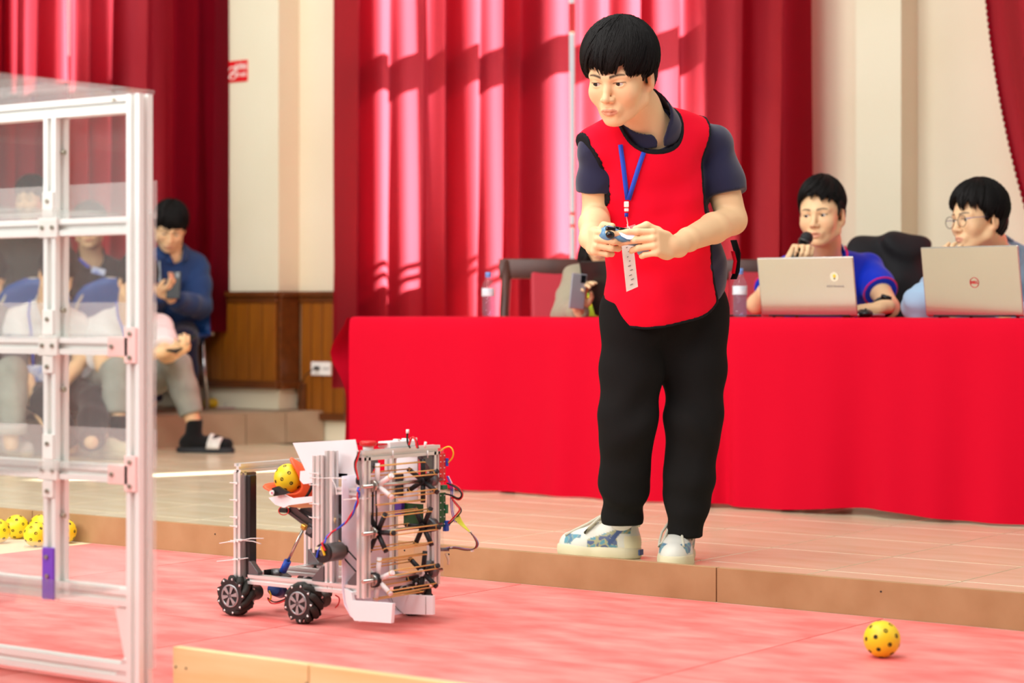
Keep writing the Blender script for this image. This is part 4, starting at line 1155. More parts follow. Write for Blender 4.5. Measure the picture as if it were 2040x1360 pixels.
cr_ = nrm(RV*.95+ZV*.30); cu = nrm(ZV*.9-RV*.28-FV*.25); 
MB().prism([cc-cr_*.022-cu*.012, cc+cr_*.022-cu*.012, cc+cr_*.022+cu*.012, cc-cr_*.022+cu*.012], FV*.002).build('card_clip', M_clearp, lan)
tl = P(1238, 488, 5.66); tr_ = P(1262, 488, 5.66); bl_ = P(1248, 581, 5.665); br = P(1271, 571, 5.665)
MB().prism([bl_, br, tr_, tl], FV*.0012).build('card', M_card, lan)
ex = nrm(br-bl_); ey = nrm(tl-bl_); ca0 = bl_-FV*.001
for i in range(9):
    o = ca0+ex*(.012+.004*(i % 2))+ey*(.012+i*.0125)
    ww = .008 if i < 5 else .004
    MB().prism([o, o+ex*ww, o+ex*ww+ey*.0018, o+ey*.0018], -FV*.0004).build('print_line', M_ink, lan)
# ---------------------------------------------------------------- the other people
def cloth(name, col, rough=.85, bump=(250, .12, .001)): return mat(name, col, rough, spec=.2, sheen=.15, bump=bump)
M_trk = cloth('dark_trousers', '1c1c20')
def bez(a, b, c, n=5): return [a*(1-t)**2+b*2*t*(1-t)+c*t*t for t in [i/(n-1) for i in range(n)]]
class Fig:
    """one seated figure: joints in world space; x = the person's left, y = back"""
    def __init__(s, label, base, head, joints, scale=1.0, h=.0065, hh=None, girth=1.0, headkw={}, hands=True):
        s.t = thing('person', label, 'person', base)
        s.J = J = joints; s.sc = scale; s.h = h; s.head = head; s.g = girth
        s.z = nrm(J['uch']-J['pel']); x = nrm(J['shL']-J['shR']); s.x = nrm(x-s.z*(x@s.z)); s.y = np.cross(s.z, s.x)
        s.R = np.stack([s.x, s.y, s.z], 1); s.headkw = headkw
        pts = [J[k] for k in J]+[head[1]]
        lo = np.min(pts, 0)-.20*scale; hi = np.max(pts, 0)+.20*scale
        fine = hh or h*.6
        axs = [axis(lo[i], hi[i], h, [(head[1][i]-.13, head[1][i]+.13, fine)]) for i in range(3)]
        s.axs = axs; s.B = Field(*axs)
        s.torso(s.B, -.012)
        add_head(s.B, head, **headkw)
        nk = head[1]+head[0]@(V(0, .030, -.055)*head[2]); s.nk = nk; k = scale
        s.B.chain([J['uch']*.5+J['neck']*.5, nk*.5+J['neck']*.5, nk], [.064*k, .056*k, .054*k], .025)
        for q in 'RL':
            if 'el'+q in J:
                e, w = J['el'+q], J['wr'+q]
                s.B.chain([J['sh'+q], J['sh'+q]*.5+e*.5, e], [.046*k, .043*k, .037*k], .015)
                s.B.chain([e, e*.68+w*.32, e*.25+w*.75, w], [.037*k, .038*k, .029*k, .024*k], .012)
            if 'kn'+q in J:
                s.B.chain([J['hip'+q], J['kn'+q]], [.075*k, .052*k], .02)
                if 'an'+q in J: s.B.chain([J['kn'+q], J['kn'+q]*.6+J['an'+q]*.4, J['an'+q]], [.052*k, .050*k, .034*k], .01)
    def torso(s, F, g=0.0):
        J, R, k = s.J, s.R, s.sc*s.g
        F.ell(J['pel'], V(.155*k+g, .115*k+g, .12*k+g), .02, R=R)
        m = J['pel']*.5+J['uch']*.5
        F.ell(J['pel']*.6+m*.4, V(.145*k+g, .110*k+g, .13*k+g), .03, R=R)
        F.ell(m, V(.150*k+g, .108*k+g, .15*k+g), .04, R=R)
        F.ell(m*.4+J['uch']*.6, V(.160*k+g, .108*k+g, .12*k+g), .04, R=R)
        F.chain([J['shR'], J['uch']*.5+J['neck']*.5, J['shL']], [.050*s.sc+g, .060*s.sc+g, .050*s.sc+g], .03)
    def hand(s, side, u, n, curls, thumb, sc=.95):
        return add_hand(s.B, s.J['wr'+side], u, n, side, curls, thumb, sc*s.sc)
    def finish(s, gaze=None, hair=None, strands=0, seed=1, brow=True, lip=1.0):
        v, q = s.B.mesh(); v, q, _ = drop_small(v, q); v = smooth_mesh(v, q, 1)
        c = np.tile(SKIN, (len(v), 1)); head_colors(v, s.head, c, brow, lip); cen = (v.min(0)+v.max(0))/2
        link_mesh('body', np_mesh('body', v-cen, q, True, c), M_skin, s.t, None, None, cen)
        if gaze is not None: add_eyes(s.head, s.t, gaze)
        if hair:
            hair_obj(s.head, s.t, hair, h=.0034, seed=seed)
            if strands: strands_obj(s.head, s.t, hair, strands, seed, .0017)
        s.B = None
    def top(s, m, name, sleeve=(.55, None), g=.006, hem=.05, wrinkle=.004, neck=.062, arms=True, seed=2, open_front=None, skirt=.0):
        """sleeve: share of the upper arm covered, or (1, share of the forearm)"""
        J = s.J; F = Field(*[np.arange(a[0], a[-1], s.h*.9) for a in s.axs]); s.torso(F, g)
        k = s.sc
        for q in 'RL':
            if 'el'+q not in J: continue
            T_ = Field(*F.ax); a, e = J['sh'+q], J['el'+q]
            if sleeve[1] is None:
                T_.chain([a, a*.5+e*.5, e*.9+a*.1], [.055*k+g, .058*k+g, .058*k+g], .02); T_.plane(a*(1-sleeve[0])+e*sleeve[0], nrm(e-a))
            else:
                w = J['wr'+q]; f = sleeve[1]; end = e*(1-f)+w*f
                T_.chain([a, a*.5+e*.5, e, e*.5+end*.5, end], [.053*k+g, .053*k+g, .050*k+g, .046*k+g, .036*k+g], .02)
                T_.cone(end, end+nrm(w-e)*.03, .024*k, .024*k, .0, 's')
            F.f = smin(F.f, T_.f, .015)
        F.everywhere(wob3(wrinkle, [26, 42, 60, 85], seed), None, '+')
        F.plane(J['pel']-s.z*hem, -s.z)
        F.cone(J['uch']*.25+J['neck']*.75-s.y*.02, s.nk+ZV*.08, neck*k, neck*k, .006, 's')
        o = sdf_obj(name, F, m, s.t, 2, keep=200)
        return o
    def collar(s, m, name='collar', rad=.078, drop=.03, hgt=.05, gap=.012, slope=.5):
        J = s.J; k = s.sc; c0 = J['uch']*.3+J['neck']*.7; ca = nrm(s.nk-c0); tx_, ty_, tz_ = s.x, s.y, s.z
        F = Field(*[np.arange(c0[i]-.17, c0[i]+.17, .004) for i in range(3)])
        F.cone(c0-ca*.03, c0+ca*(hgt+.01), (rad+.012)*k, (rad-.008)*k, 0.); F.cone(c0-ca*.06, c0+ca*.1, (rad+.007)*k, (rad-.018)*k, 0., 's')
        F.plane(c0+ca*hgt, ca*.8-ty_*.4)
        def loc(X, Y, Z): return [(X-c0[0])*a[0]+(Y-c0[1])*a[1]+(Z-c0[2])*a[2] for a in (tx_, ty_, tz_)]
        def vc(X, Y, Z):
            x, y, z = loc(X, Y, Z); return np.maximum(y+.02, np.abs(x)-gap-np.maximum(z+drop, 0)*slope)
        F.everywhere(vc, None, 's', .002)
        def bt(X, Y, Z):
            x, y, z = loc(X, Y, Z); return -(z+.02+.02*np.clip(-y/.07, -1, 1))
        F.everywhere(bt, None, 'i', .002)
        return sdf_obj(name, F, m, s.t, 1, keep=60)
    def trousers(s, m, cuffs=(1.0, 1.0), g=.016, seed=3, name='trousers', rk=.060):
        J = s.J; F = Field(*[np.arange(a[0], a[-1], s.h*.95) for a in s.axs]); k = s.sc
        F.ell(J['pel']-s.z*.02, V(.165, .125, .11)*k, .02, R=s.R)
        for q, cf in zip('RL', cuffs):
            if 'kn'+q not in J: continue
            F.chain([J['hip'+q], J['hip'+q]*.5+J['kn'+q]*.5, J['kn'+q]], [.088*k, .080*k, (rk+.010)*k], .03)
            if 'an'+q in J:
                e = J['kn'+q]*(1-cf)+J['an'+q]*cf
                F.chain([J['kn'+q], J['kn'+q]*.5+e*.5, e], [(rk+.010)*k, (rk+.008)*k, rk*k], .02)
        F.everywhere(wob3(.005, [24, 38, 55], seed), None, '+')
        for q, cf in zip('RL', cuffs):
            if 'an'+q in J:
                e = J['kn'+q]*(1-cf)+J['an'+q]*cf; d = nrm(J['an'+q]-J['kn'+q])
                F.apply(lambda X, Y, Z: -((X-e[0])*d[0]+(Y-e[1])*d[1]+(Z-e[2])*d[2]), e-.01, e+.01, 0, 's', pad=.12)
        return sdf_obj(name, F, m, s.t, 2, keep=200)

CURL = [(35, 45, 25), (42, 50, 28), (46, 50, 28), (50, 50, 30)]
THUMB = [(.046, .046, .014), (.074, .046, .028), (.094, .036, .038)]
# ---- man in the blue polo, speaking into a microphone
M_royal = cloth('royal_blue_knit', '0a34d0'); M_pink = cloth('pink_trim', 'e02468')
Jb = dict(pel=P(1640, 690, 8.25), uch=P(1645, 540, 8.12), neck=P(1643, 508, 8.05), shR=P(1572, 540, 8.10), shL=P(1728, 535, 8.18), elR=P(1508, 606, 7.92), elL=P(1772, 612, 7.98), wrR=P(1575, 532, 7.72), wrL=P(1757, 612, 7.62))
hb = (rot_frame(np.stack([RV, FV, ZV], 1), -26, 4, -2), P(1637, 428, 7.95), 1.0)
f = Fig('seated man in a royal blue polo speaking into a microphone', P(1640, 690, 8.25)*V(1, 1, 0), hb, Jb, 1.0, headkw=dict(mouth_open=.007))
f.hand('R', nrm(ZV*.75-FV*.3+RV*.35), nrm(-FV*.9-ZV*.2+RV*.2), [(60, 75, 40), (64, 75, 40), (66, 75, 40), (66, 70, 40)], [(.046, .042, .020), (.066, .030, .040), (.076, .006, .048)])
f.hand('L', nrm(-RV*.85-FV*.3-ZV*.08), nrm(-ZV*.95-RV*.1+FV*.2), [(18, 40, 20), (20, 42, 20), (22, 42, 20), (25, 42, 20)], [(.046, .044, .012), (.074, .046, .022), (.096, .034, .030)])
f.top(M_royal, 'polo_shirt', (.62, None), neck=.060)
co = f.collar(M_royal, drop=.045, gap=.020, slope=.7)
for q in 'RL':
    a, e = Jb['sh'+q], Jb['el'+q]; c = a*.40+e*.60; d = nrm(e-a); n1 = nrm(np.cross(d, ZV)); n2 = np.cross(d, n1)
    MB().tube([c+(n1*math.cos(t)+n2*math.sin(t))*.0655 for t in [i*2*PI/28 for i in range(28)]], .0032, 6, True).build('sleeve_trim', M_pink, f.t)
c0 = Jb['uch']*.3+Jb['neck']*.7
MB().tube([P(1683, 490, 7.97), P(1688, 503, 7.95), P(1688, 520, 7.95), P(1686, 534, 7.96)], .004, 6).build('collar_trim', M_pink, f.t)
f.finish((-.25, -.05), dict(front=.072, side=.018, behind=.012, nape=-.045, puff=.024, under=.004, sidepuff=.45, capup=.006, gaps=[(-.3, .3, .012)], tufts=0, sweep=.5, crown=(.01, .03, .13), clumps=150), 3500, 7)
# wrist watch
wp = Jb['wrL']*.86+Jb['elL']*.14; d = nrm(Jb['elL']-Jb['wrL']); n1 = nrm(np.cross(d, ZV)); n2 = np.cross(d, n1)
wt = thing('wristwatch', 'black wristwatch on the wrist resting on the red table', 'watch', wp)
MB().tube([wp+n1*.0345*math.cos(t)+n2*.033*math.sin(t) for t in [i*2*PI/24 for i in range(24)]], .006, 6, True).build('strap', M_blk, wt)
wf = nrm(-FV*.8+ZV*.6); wf = nrm(wf-d*(wf@d))
MB().cyl(wp+wf*.032, wp+wf*.045, .021, .019, 24).build('watch_case', M_gloss, wt)
MB().cyl(wp+wf*.045, wp+wf*.0458, .016, n=24).build('watch_face', mat('watch_face', '7d5548', .3), wt)
# microphone
mh, mt_ = P(1607, 474, 7.70), P(1580, 522, 7.66)
mc = thing('microphone', 'black handheld microphone at the mouth of the man in the blue polo', 'microphone', mt_)
dm = nrm(mh-mt_)
MB().cyl(mt_-dm*.06, mh-dm*.022, .0135, .0175, 20).build('handle', M_blk, mc)
MB().cyl(mh-dm*.026, mh-dm*.016, .0235, .0245, 20).build('ring', mat('mic_ring', '303030', .4), mc)
MB().ball(mh, (.0235, .0235, .0235), 20, 12).build('grille', mat('mic_grille', '242426', .55, .3, bump=(900, .6, .002)), mc)

# ---- man in glasses and denim jacket, hand at the chin
M_denim = cloth('denim_light', '9fbcd6', bump=(300, .25, .001)); M_tee = cloth('white_tee', 'f1efee')
Jd = dict(pel=P(1985, 690, 7.95), uch=P(1985, 530, 7.85), neck=P(1980, 500, 7.78), shR=P(1912, 545, 7.72), shL=P(2055, 530, 7.98), elR=P(1838, 606, 7.52), elL=P(2080, 640, 7.75), wrR=P(1952, 530, 7.46), wrL=P(2000, 640, 7.45))
hd = (rot_frame(np.stack([RV, FV, ZV], 1), -62, 3, -3), P(1948, 437, 7.62), .97)
f = Fig('seated man with glasses and a light denim jacket resting his chin on his hand', P(1985, 690, 7.95)*V(1, 1, 0), hd, Jd, 1.0)
f.hand('R', nrm(ZV*.22-RV*.92-FV*.25), nrm(ZV*.85+FV*.45), [(22, 50, 30), (30, 60, 35), (36, 66, 35), (42, 66, 35)], [(.046, .046, .014), (.074, .046, .028), (.094, .036, .038)])
f.top(M_denim, 'denim_jacket', (1, .85), g=.014, wrinkle=.013, neck=.070, seed=6)
f.collar(M_tee, 'tee_collar', rad=.064, drop=.0, hgt=.040, gap=.0, slope=0)
f.collar(M_denim, 'jacket_collar', rad=.084, drop=.05, gap=.03, slope=.8, hgt=.045)
f.finish((-.2, .0), dict(front=.058, side=-.012, behind=-.050, nape=-.088, puff=.026, under=.005, capup=.02, sidepuff=.8, tufts=0, sweep=.25, crown=(.0, .02, .135), clumps=110, gaps=[(-.15, .25, .02)]), 3500, 9)
M_rim = mat('glasses_rim', '6f6a62', .25, .8); M_lens = mat_clear('lens', 'ffffff', .04)
gl = thing('glasses', 'thin rimmed round glasses on the face of the man in denim', 'glasses', hd[1])
def HD(x, y, z): return hd[0]@(V(x, y, z)*hd[2])+hd[1]
for sx in (-1, 1):
    ring = [HD(sx*.034+.0235*math.cos(t), -.104+abs(.0235*math.cos(t)*.0), -.006+.0215*math.sin(t)) for t in [i*2*PI/28 for i in range(28)]]
    MB().tube(ring, .0013, 6, True).build('rim', M_rim, gl)
    MB()._add(ring, [tuple(range(28))]).build('lens', M_lens, gl)
    MB().tube([HD(sx*.0575, -.103, .002), HD(sx*.074, -.075, .004), HD(sx*.079, .0, .004)], .0014, 6).build('temple', mat('glasses_temple', '9a86b4', .3, .5), gl)
MB().tube([HD(-.011, -.104, -.001), HD(0, -.106, .003), HD(.011, -.104, -.001)], .0013, 6).build('bridge', M_rim, gl)

# ---- woman behind the black laptop, phone in her hand
M_beige = cloth('beige_knit', 'a59a82')
Jw = dict(pel=P(1205, 700, 8.75), uch=P(1205, 555, 8.66), neck=P(1203, 528, 8.60), shR=P(1150, 556, 8.60), shL=P(1264, 558, 8.74), elR=P(1128, 628, 8.40), elL=P(1285, 640, 8.5), wrR=P(1152, 622, 8.16), wrL=P(1240, 640, 8.25))
hw = (rot_frame(np.stack([RV, FV, ZV], 1), -15, 12, 0), P(1204, 470, 8.50), .95)
f = Fig('seated woman with long dark hair holding a phone behind the black laptop', P(1205, 700, 8.75)*V(1, 1, 0), hw, Jw, .92)
f.hand('R', nrm(ZV*.95-FV*.1+RV*.1), nrm(RV*.6-FV*.75), [(25, 40, 25), (30, 48, 25), (34, 50, 28), (38, 50, 28)], [(.046, .046, .014), (.074, .044, .028), (.094, .030, .036)])
f.top(M_beige, 'knit_top', (1, .92), g=.012, wrinkle=.006, seed=8)
f.finish((0, 0), dict(front=.045, side=-.06, behind=-.09, nape=-.13, puff=.020, under=.003, tufts=0, clumps=90), 2200, 12)
Hf = Field(*[np.arange(hw[1][i]-.2, hw[1][i]+.2, .006) for i in range(3)])
for sx in (-1, 1): Hf.chain([(sx*.070, .01, -.02), (sx*.082, .01, -.09), (sx*.088, -.01, -.17)], [.034, .036, .022], .02, fr=hw)
Hf.chain([(-.05, .07, .0), (-.05, .085, -.17)], [.04, .04], .03, fr=hw); Hf.chain([(.05, .07, .0), (.05, .085, -.17)], [.04, .04], .03, fr=hw)
Hf.everywhere(lambda X, Y, Z: .003*np.sin(X*260+Y*130+3*np.sin(Z*30)), None, '+')
sdf_obj('long_hair', Hf, M_hair, f.t, 1, keep=200)
M_phone = mat('phone_silver', 'b9bcc6', .25, .4); M_screen = mat('phone_glass', '10131a', .1)
def phone(label, c, up, nrmv, w=.072, hgt=.150, m=None):
    t = thing('phone', label, 'phone', c); up = nrm(up); n = nrm(nrmv); x = nrm(np.cross(up, n)); n = np.cross(x, up)
    Rm = Matrix(np.stack([x, up, n], 1).tolist())
    MB().box(c, (w, hgt, .008), Rm).build('phone_case', m or M_blk, t, bevel=.003)
    MB().box(c+n*.0042, (w-.006, hgt-.008, .0008), Rm).build('screen', M_screen, t)
    MB().box(c-n*.0048+up*hgt*.36-x*w*.25, (.022, .030, .0016), Rm).build('camera_bump', M_screen, t, bevel=.0005)
    return t
phone('silver phone held upright beside the black laptop', P(1151, 580, 8.10), nrm(ZV*.97+RV*.1), nrm(FV*.8-RV*.45+ZV*.1), .066, .135, M_phone)
# ---------------------------------------------------------------- laptops, bottles, chairs, jacket
M_lid = mat('laptop_aluminium', 'cfcac4', .27, 1.0, bump=(900, .02, .0005)); M_lidk = mat('laptop_black', '1b1a19', .45); M_key = mat('key_dark', '2b2b2e', .5)
M_red_ink = mat('emblem_red', 'c8242c', .4); M_yel_ink = mat('emblem_yellow', 'e8c93a', .4); M_pale = mat('sticker_pale', 'ece4c6', .5); M_greyink = mat('lid_lettering', '9a8f8a', .4, .5)
def laptop(label, bl, br, hgt, lean, m, group='laptops on the red table'):
    """bl, br: lower corners of the lid (world, on the table, as seen from the camera side)"""
    bl = np.asarray(bl, float); br = np.asarray(br, float); bl[2] = br[2] = ZTAB+.007
    x = nrm(br-bl); w = float(np.linalg.norm(br-bl)); back = nrm(np.cross(x, ZV)); back = back if back@FV > 0 else -back   # towards the user
    fwd = -back; c = (bl+br)/2
    t = thing('laptop', label, 'laptop', V(c[0], c[1], ZTAB), group)
    up = nrm(ZV*math.cos(lean)+fwd*math.sin(lean)); n = np.cross(x, up); n = n if n@fwd > 0 else -n
    Rl = Matrix(np.stack([x, up, n], 1).tolist()); lc = c+up*hgt/2
    MB().box(lc, (w, hgt, .007), Rl).build('lid', m, t, bevel=.004)
    MB().box(lc-n*.0042, (w-.014, hgt-.016, .001), Rl).build('screen', M_screen, t)
    Rb = Matrix(np.stack([x, back, ZV], 1).tolist()); bc = c+back*(hgt*.5+.004)+ZV*.0015
    MB().box(bc, (w, hgt, .010), Rb).build('keyboard_base', m, t, bevel=.004)
    MB().box(c+back*hgt*.36+ZV*.0066, (w*.86, hgt*.42, .0016), Rb).build('keyboard', M_key, t)
    MB().cyl(c-x*w*.42+ZV*.001, c+x*w*.42+ZV*.001, .0045, n=12).build('hinge', M_key, t)
    for a in (-.4, .4):
        for b in (.1, .9): MB().cyl(c+x*w*a+back*hgt*b-ZV*.0072, c+x*w*a+back*hgt*b-ZV*.002, .006, n=10).build('foot', M_blk, t)
    def at(u, v, off=.0040): return c+x*(u-.5)*w+up*v*hgt+n*off
    return t, at, x, up, n, w, hgt
def ontab(px, py): return onfloor(px, py, ZTAB)
def lidpts(pl, pr, Y): return onY(pl, 632, Y), onY(pr, 632, Y)
bl, br = lidpts(1518, 1709, 6.66)
d_ = float(bl@FV)
t, at, x, up, n, w, hg = laptop('silver laptop with a round light bulb sticker on its lid', bl, br, .208, .17, M_lid)
ce = at(.80, .66)
MB().cyl(ce, ce+n*.0012, .0165, n=28).build('round_sticker', M_pale, t)
MB().ball(ce+n*.0014+up*.003, (.0060, .0068, .0008), 14, 8, Matrix(np.stack([x, up, n], 1).tolist())).build('light_bulb', M_yel_ink, t)
MB().box(ce+n*.0014-up*.0058, (.0055, .0052, .0012), Matrix(np.stack([x, up, n], 1).tolist())).build('bulb_base', M_key, t)
text_mesh('lettering', 'ASUS Vivobook', .0105, M_greyink, t, at(.80, .50, .0042), x, up)
bl, br = lidpts(1846, 2036, 6.66); br = onY(2040, 632, 6.60)
t, at, x, up, n, w, hg = laptop('silver laptop with a red ring emblem at the right picture edge', bl, br, .234, .15, M_lid)
ce = at(.535, .48)
MB().tube([ce+n*.0006+(x*math.cos(a)+up*math.sin(a))*.0165 for a in [i*2*PI/36 for i in range(36)]], .0011, 5, True).build('emblem_ring', M_red_ink, t)
text_mesh('lettering', 'DELL', .0125, M_red_ink, t, ce+n*.0008, x, up, bold=.0005)
bl = onY(1186, 628, 6.80); br = onY(1345, 628, 6.62)
t, at, x, up, n, w, hg = laptop('black laptop half hidden behind the standing player', bl, br, .218, .34, M_lidk)

M_pet = mat_clear('bottle_plastic', 'f2f8ff', .06); M_water = mat_clear('water', 'e8f4ff', .03); M_cap = mat('bottle_cap', '6f9be0', .4); M_lab = mat('bottle_label', 'e6edf2', .5, var=(60, 'cdd9e4'))
def bottle(label, p):
    t = thing('water_bottle', label, 'bottle', p, 'water bottles on the red table'); c = (0, 0, 0)
    prof = [(.0, .001), (.024, .001), (.028, .006), (.029, .018)]
    for i in range(5): prof += [(.0295, .024+i*.011), (.0275, .030+i*.011)]
    prof += [(.0295, .085), (.0295, .128), (.0285, .134), (.024, .150), (.015, .168), (.0125, .176), (.0125, .186)]
    MB().lathe(prof, 28, c).build('bottle_body', M_pet, t)
    MB().lathe([(0, .003)]+[(r_-.0022, z) for r_, z in prof[1:12] if z < .10]+[(.0272, .098), (0, .098)], 24, c).build('water', M_water, t)
    MB().lathe([(.0299, .092), (.0302, .093), (.0302, .127), (.0299, .128)], 28, c).build('label_sleeve', M_lab, t)
    MB().lathe([(.0128, .182), (.0142, .183), (.0142, .198), (.013, .200), (0, .200)], 24, c).build('cap', M_cap, t)
    MB().lathe([(.0128, .176), (.0146, .177), (.0146, .180), (.0128, .181)], 24, c).build('neck_ring', M_cap, t)
    for ch in t.children: ch.location = ch.location+Vector(p)
    t.scale = (.87,)*3
p = onY(973, 628, 6.70); bottle('water bottle with a blue cap standing alone on the left part of the red table', V(p[0], p[1], ZTAB+.001))
p = onY(1474, 630, 6.62); bottle('water bottle with a blue cap beside the silver laptop, right of the player', V(p[0], p[1], ZTAB+.001))
# yellow-green drink carton behind the black laptop
p = onY(1180, 628, 6.98); t = thing('drink_carton', 'yellow and green drink carton behind the black laptop', 'carton', V(p[0], p[1], ZTAB))
M_lime = mat('carton_green', 'a8cc28', .45); M_yl = mat('carton_yellow', 'f2e21a', .45)
Rz = Matrix.Rotation(YAW, 3, 'Z')
MB().box(V(p[0], p[1], ZTAB+.021), (.055, .045, .040), Rz).build('carton_lower', M_lime, t, bevel=.002)
MB().box(V(p[0], p[1], ZTAB+.061), (.055, .045, .040), Rz).build('carton_band', M_yl, t, bevel=.002)
MB().box(V(p[0], p[1], ZTAB+.096), (.055, .045, .030), Rz, taper=.8).build('carton_top', M_lime, t, bevel=.002)
# cables / small dark things on the table top
MB().tube([onY(1440, 640, 6.75)*V(1, 1, 0)+ZV*(ZTAB+.005), onY(1460, 630, 6.9)*V(1, 1, 0)+ZV*(ZTAB+.005), onY(1490, 630, 6.8)*V(1, 1, 0)+ZV*(ZTAB+.005), onY(1515, 630, 6.75)*V(1, 1, 0)+ZV*(ZTAB+.006)], .004, 6).build('charging_cable', M_blk)
tag(bpy.data.objects['charging_cable'], 'black charging cable on the red table between bottle and laptop', 'cable')
p = onY(1722, 630, 6.72); 
ms = thing('computer_mouse', 'black computer mouse under the hand beside the silver laptop', 'mouse', V(p[0], p[1], ZTAB))
MB().ball(V(p[0], p[1], ZTAB+.014), (.030, .048, .016), 18, 12, Rz).build('mouse_body', M_blk, ms)
MB().cyl(V(p[0], p[1], ZTAB+.028)-FV*.028-RV*.003, V(p[0], p[1], ZTAB+.028)-FV*.028+RV*.003, .004, n=10).build('scroll_wheel', M_key, ms)
# wooden chairs with red upholstery
M_chair = mat('chair_dark_wood', '5a2e20', .4, var=(8, '48241a')); M_uph = mat('chair_red_leather', 'c01a30', .55, bump=(40, .1, .003))
def chair(label, c, yaw, w=.46, htop=.96):
    t = thing('chair', label, 'chair', V(c[0], c[1], 0), 'dark wooden chairs with red upholstery'); R = Matrix.Rotation(yaw, 3, 'Z')
    def W(x, y, z): v = R@Vector((x, y, 0)); return V(c[0]+v.x, c[1]+v.y, z)
    for sx in (-1, 1):
        MB().tube([W(sx*(w/2-.02), .24, .0), W(sx*(w/2-.02), .21, .42), W(sx*(w/2-.02), .25, .70), W(sx*(w/2-.035), .31, htop)], .022, 8).build('back_post', M_chair, t)
        MB().bar(W(sx*(w/2-.02), -.20, 0), W(sx*(w/2-.02), -.20, .43), .04, .04).build('leg', M_chair, t, bevel=.003)
    MB().box(W(0, .01, .435), (w, .46, .05), R).build('seat_frame', M_chair, t, bevel=.005)
    MB().box(W(0, .0, .475), (w-.05, .42, .05), R).build('seat_cushion', M_uph, t, bevel=.02)
    n_ = 9; rows = []
    for k in (0, 1):
        rows.append([W((w/2-.0)*(-1+2*i/(n_-1)), .315-.03*(1-(2*i/(n_-1)-1)**2)-.01*(1-k), htop-.075+.085*k) for i in range(n_)])
    MB().sheet(rows).build('top_rail', M_chair, t, solid=.030, bevel=.004)
    MB().box(W(0, .245, .60), (w-.05, .03, .05), R).build('lower_rail', M_chair, t, bevel=.004)
    MB().box(W(0, .262, .745), (w*.46, .05, .25), R @ Matrix.Rotation(-.22, 3, 'X')).build('back_cushion', M_uph, t, bevel=.015)
    return t
chair('dark wooden chair with a red back pad to the left of the black laptop', P(1118, 618, 9.05), YAW+.05, .50, .915)
chair('dark wooden chair with a red back pad half hidden right behind the player', P(1512, 618, 8.75), YAW-.05, .48, .905)
cj = P(1772, 618, 8.60); chair('dark wooden chair carrying the black jacket', cj, YAW-.15, .50, .93)
# black jacket over the chair back
M_jkt = mat('black_jacket_cloth', '1f1e20', .75, spec=.25, bump=(120, .2, .002))
JF = Field(*[np.arange(cj[i]+a, cj[i]+b, .009) for i, (a, b) in enumerate(((-.6, .6), (-.6, .6), (-.35, .60)))])
def JP(px, py, dd=0): return P(px, py, 8.55+dd)
JF.chain([JP(1728, 500), JP(1775, 492), JP(1822, 506), JP(1850, 540)], [.05, .065, .065, .05], .03)
JF.chain([JP(1740, 520, .0), JP(1760, 640, -.03)], [.10, .12], .05); JF.chain([JP(1800, 525, -.02), JP(1830, 640, -.05)], [.11, .12], .05)
JF.chain([JP(1775, 495, -.05), JP(1792, 560, -.10), JP(1796, 640, -.10)], [.045, .05, .05], .02)
JF.everywhere(lambda X, Y, Z: -.016*np.sin(X*24-Y*18+Z*9+2*np.sin(Z*14))+.006*np.sin(X*40+Z*26), None, '+')
JF.plane(JP(1700, 690), -ZV)
o = sdf_obj('jacket', JF, M_jkt, None, 2); tag(o, 'black jacket draped over the back of a chair between the two seated men', 'jacket')
# ---------------------------------------------------------------- the group on the left, seen past and through the rack
M_nav2 = cloth('navy_zip_jacket', '27406e'); M_tee2 = cloth('white_polo', 'efecea'); M_jean = mat('grey_jeans', 'a3a69a', .9, spec=.15, var=(10, '8f9288'), bump=(200, .2, .001)); M_black = cloth('black_knit', '1a191c')
M_sock_k = cloth('black_sock', '151414'); M_slide = mat('slide_rubber', '2b2c2f', .7); M_strap = mat('slide_strap', 'e8e6dc', .6, var=(20, 'cfcac0'))
M_olive = cloth('dark_olive_jacket', '3f3c34'); M_bchair = mat('blue_chair_plastic', '12509c', .45); M_beigeshoe = mat('beige_shoe', 'd9cda6', .6)
BASE3 = np.stack([RV, FV, ZV], 1)
def slice_hands(f, side, u, n, cur=CURL): f.hand(side, nrm(u), nrm(n), cur, THUMB)
# man in the navy jacket with a phone
Jn = dict(pel=P(340, 665, 11.55), uch=P(343, 522, 11.40), neck=P(342, 492, 11.33), shR=P(297, 525, 11.30), shL=P(392, 530, 11.45), elR=P(300, 612, 11.22), elL=P(398, 612, 11.35), wrR=P(318, 588, 11.02), wrL=P(345, 598, 11.04),
          hipR=P(318, 668, 11.5), hipL=P(365, 668, 11.55), knR=P(300, 675, 11.10), knL=P(368, 680, 11.10), anR=P(300, 800, 11.10), anL=P(370, 795, 11.15))
hn = (rot_frame(BASE3, 12, 30, 6), P(338, 452, 11.27), 1.0)
f = Fig('young man in a navy zip jacket sitting by the curtain and reading his phone', Jn['pel']*V(1, 1, 0), hn, Jn, 1.0, h=.009, hh=.0045)
slice_hands(f, 'R', RV*.6+ZV*.35-FV*.4, FV*.3+ZV*.6-RV*.1); slice_hands(f, 'L', -RV*.75+ZV*.2-FV*.3, FV*.3+ZV*.8)
f.top(M_nav2, 'zip_jacket', (1, .9), g=.014, wrinkle=.007, seed=21); f.trousers(cloth('navy_trousers', '171d38'), (1, 1))
f.collar(M_nav2, 'jacket_collar', rad=.072, hgt=.05, gap=.02, slope=.4, drop=.03)
f.finish((0, -.3), dict(front=.038, side=-.012, behind=-.02, nape=-.06, puff=.020, under=.004, tufts=0, clumps=90), 1800, 31)
MB().bar(P(317, 520, 11.235), P(318, 560, 11.20), .010, .004).build('zip', M_chrome, f.t)
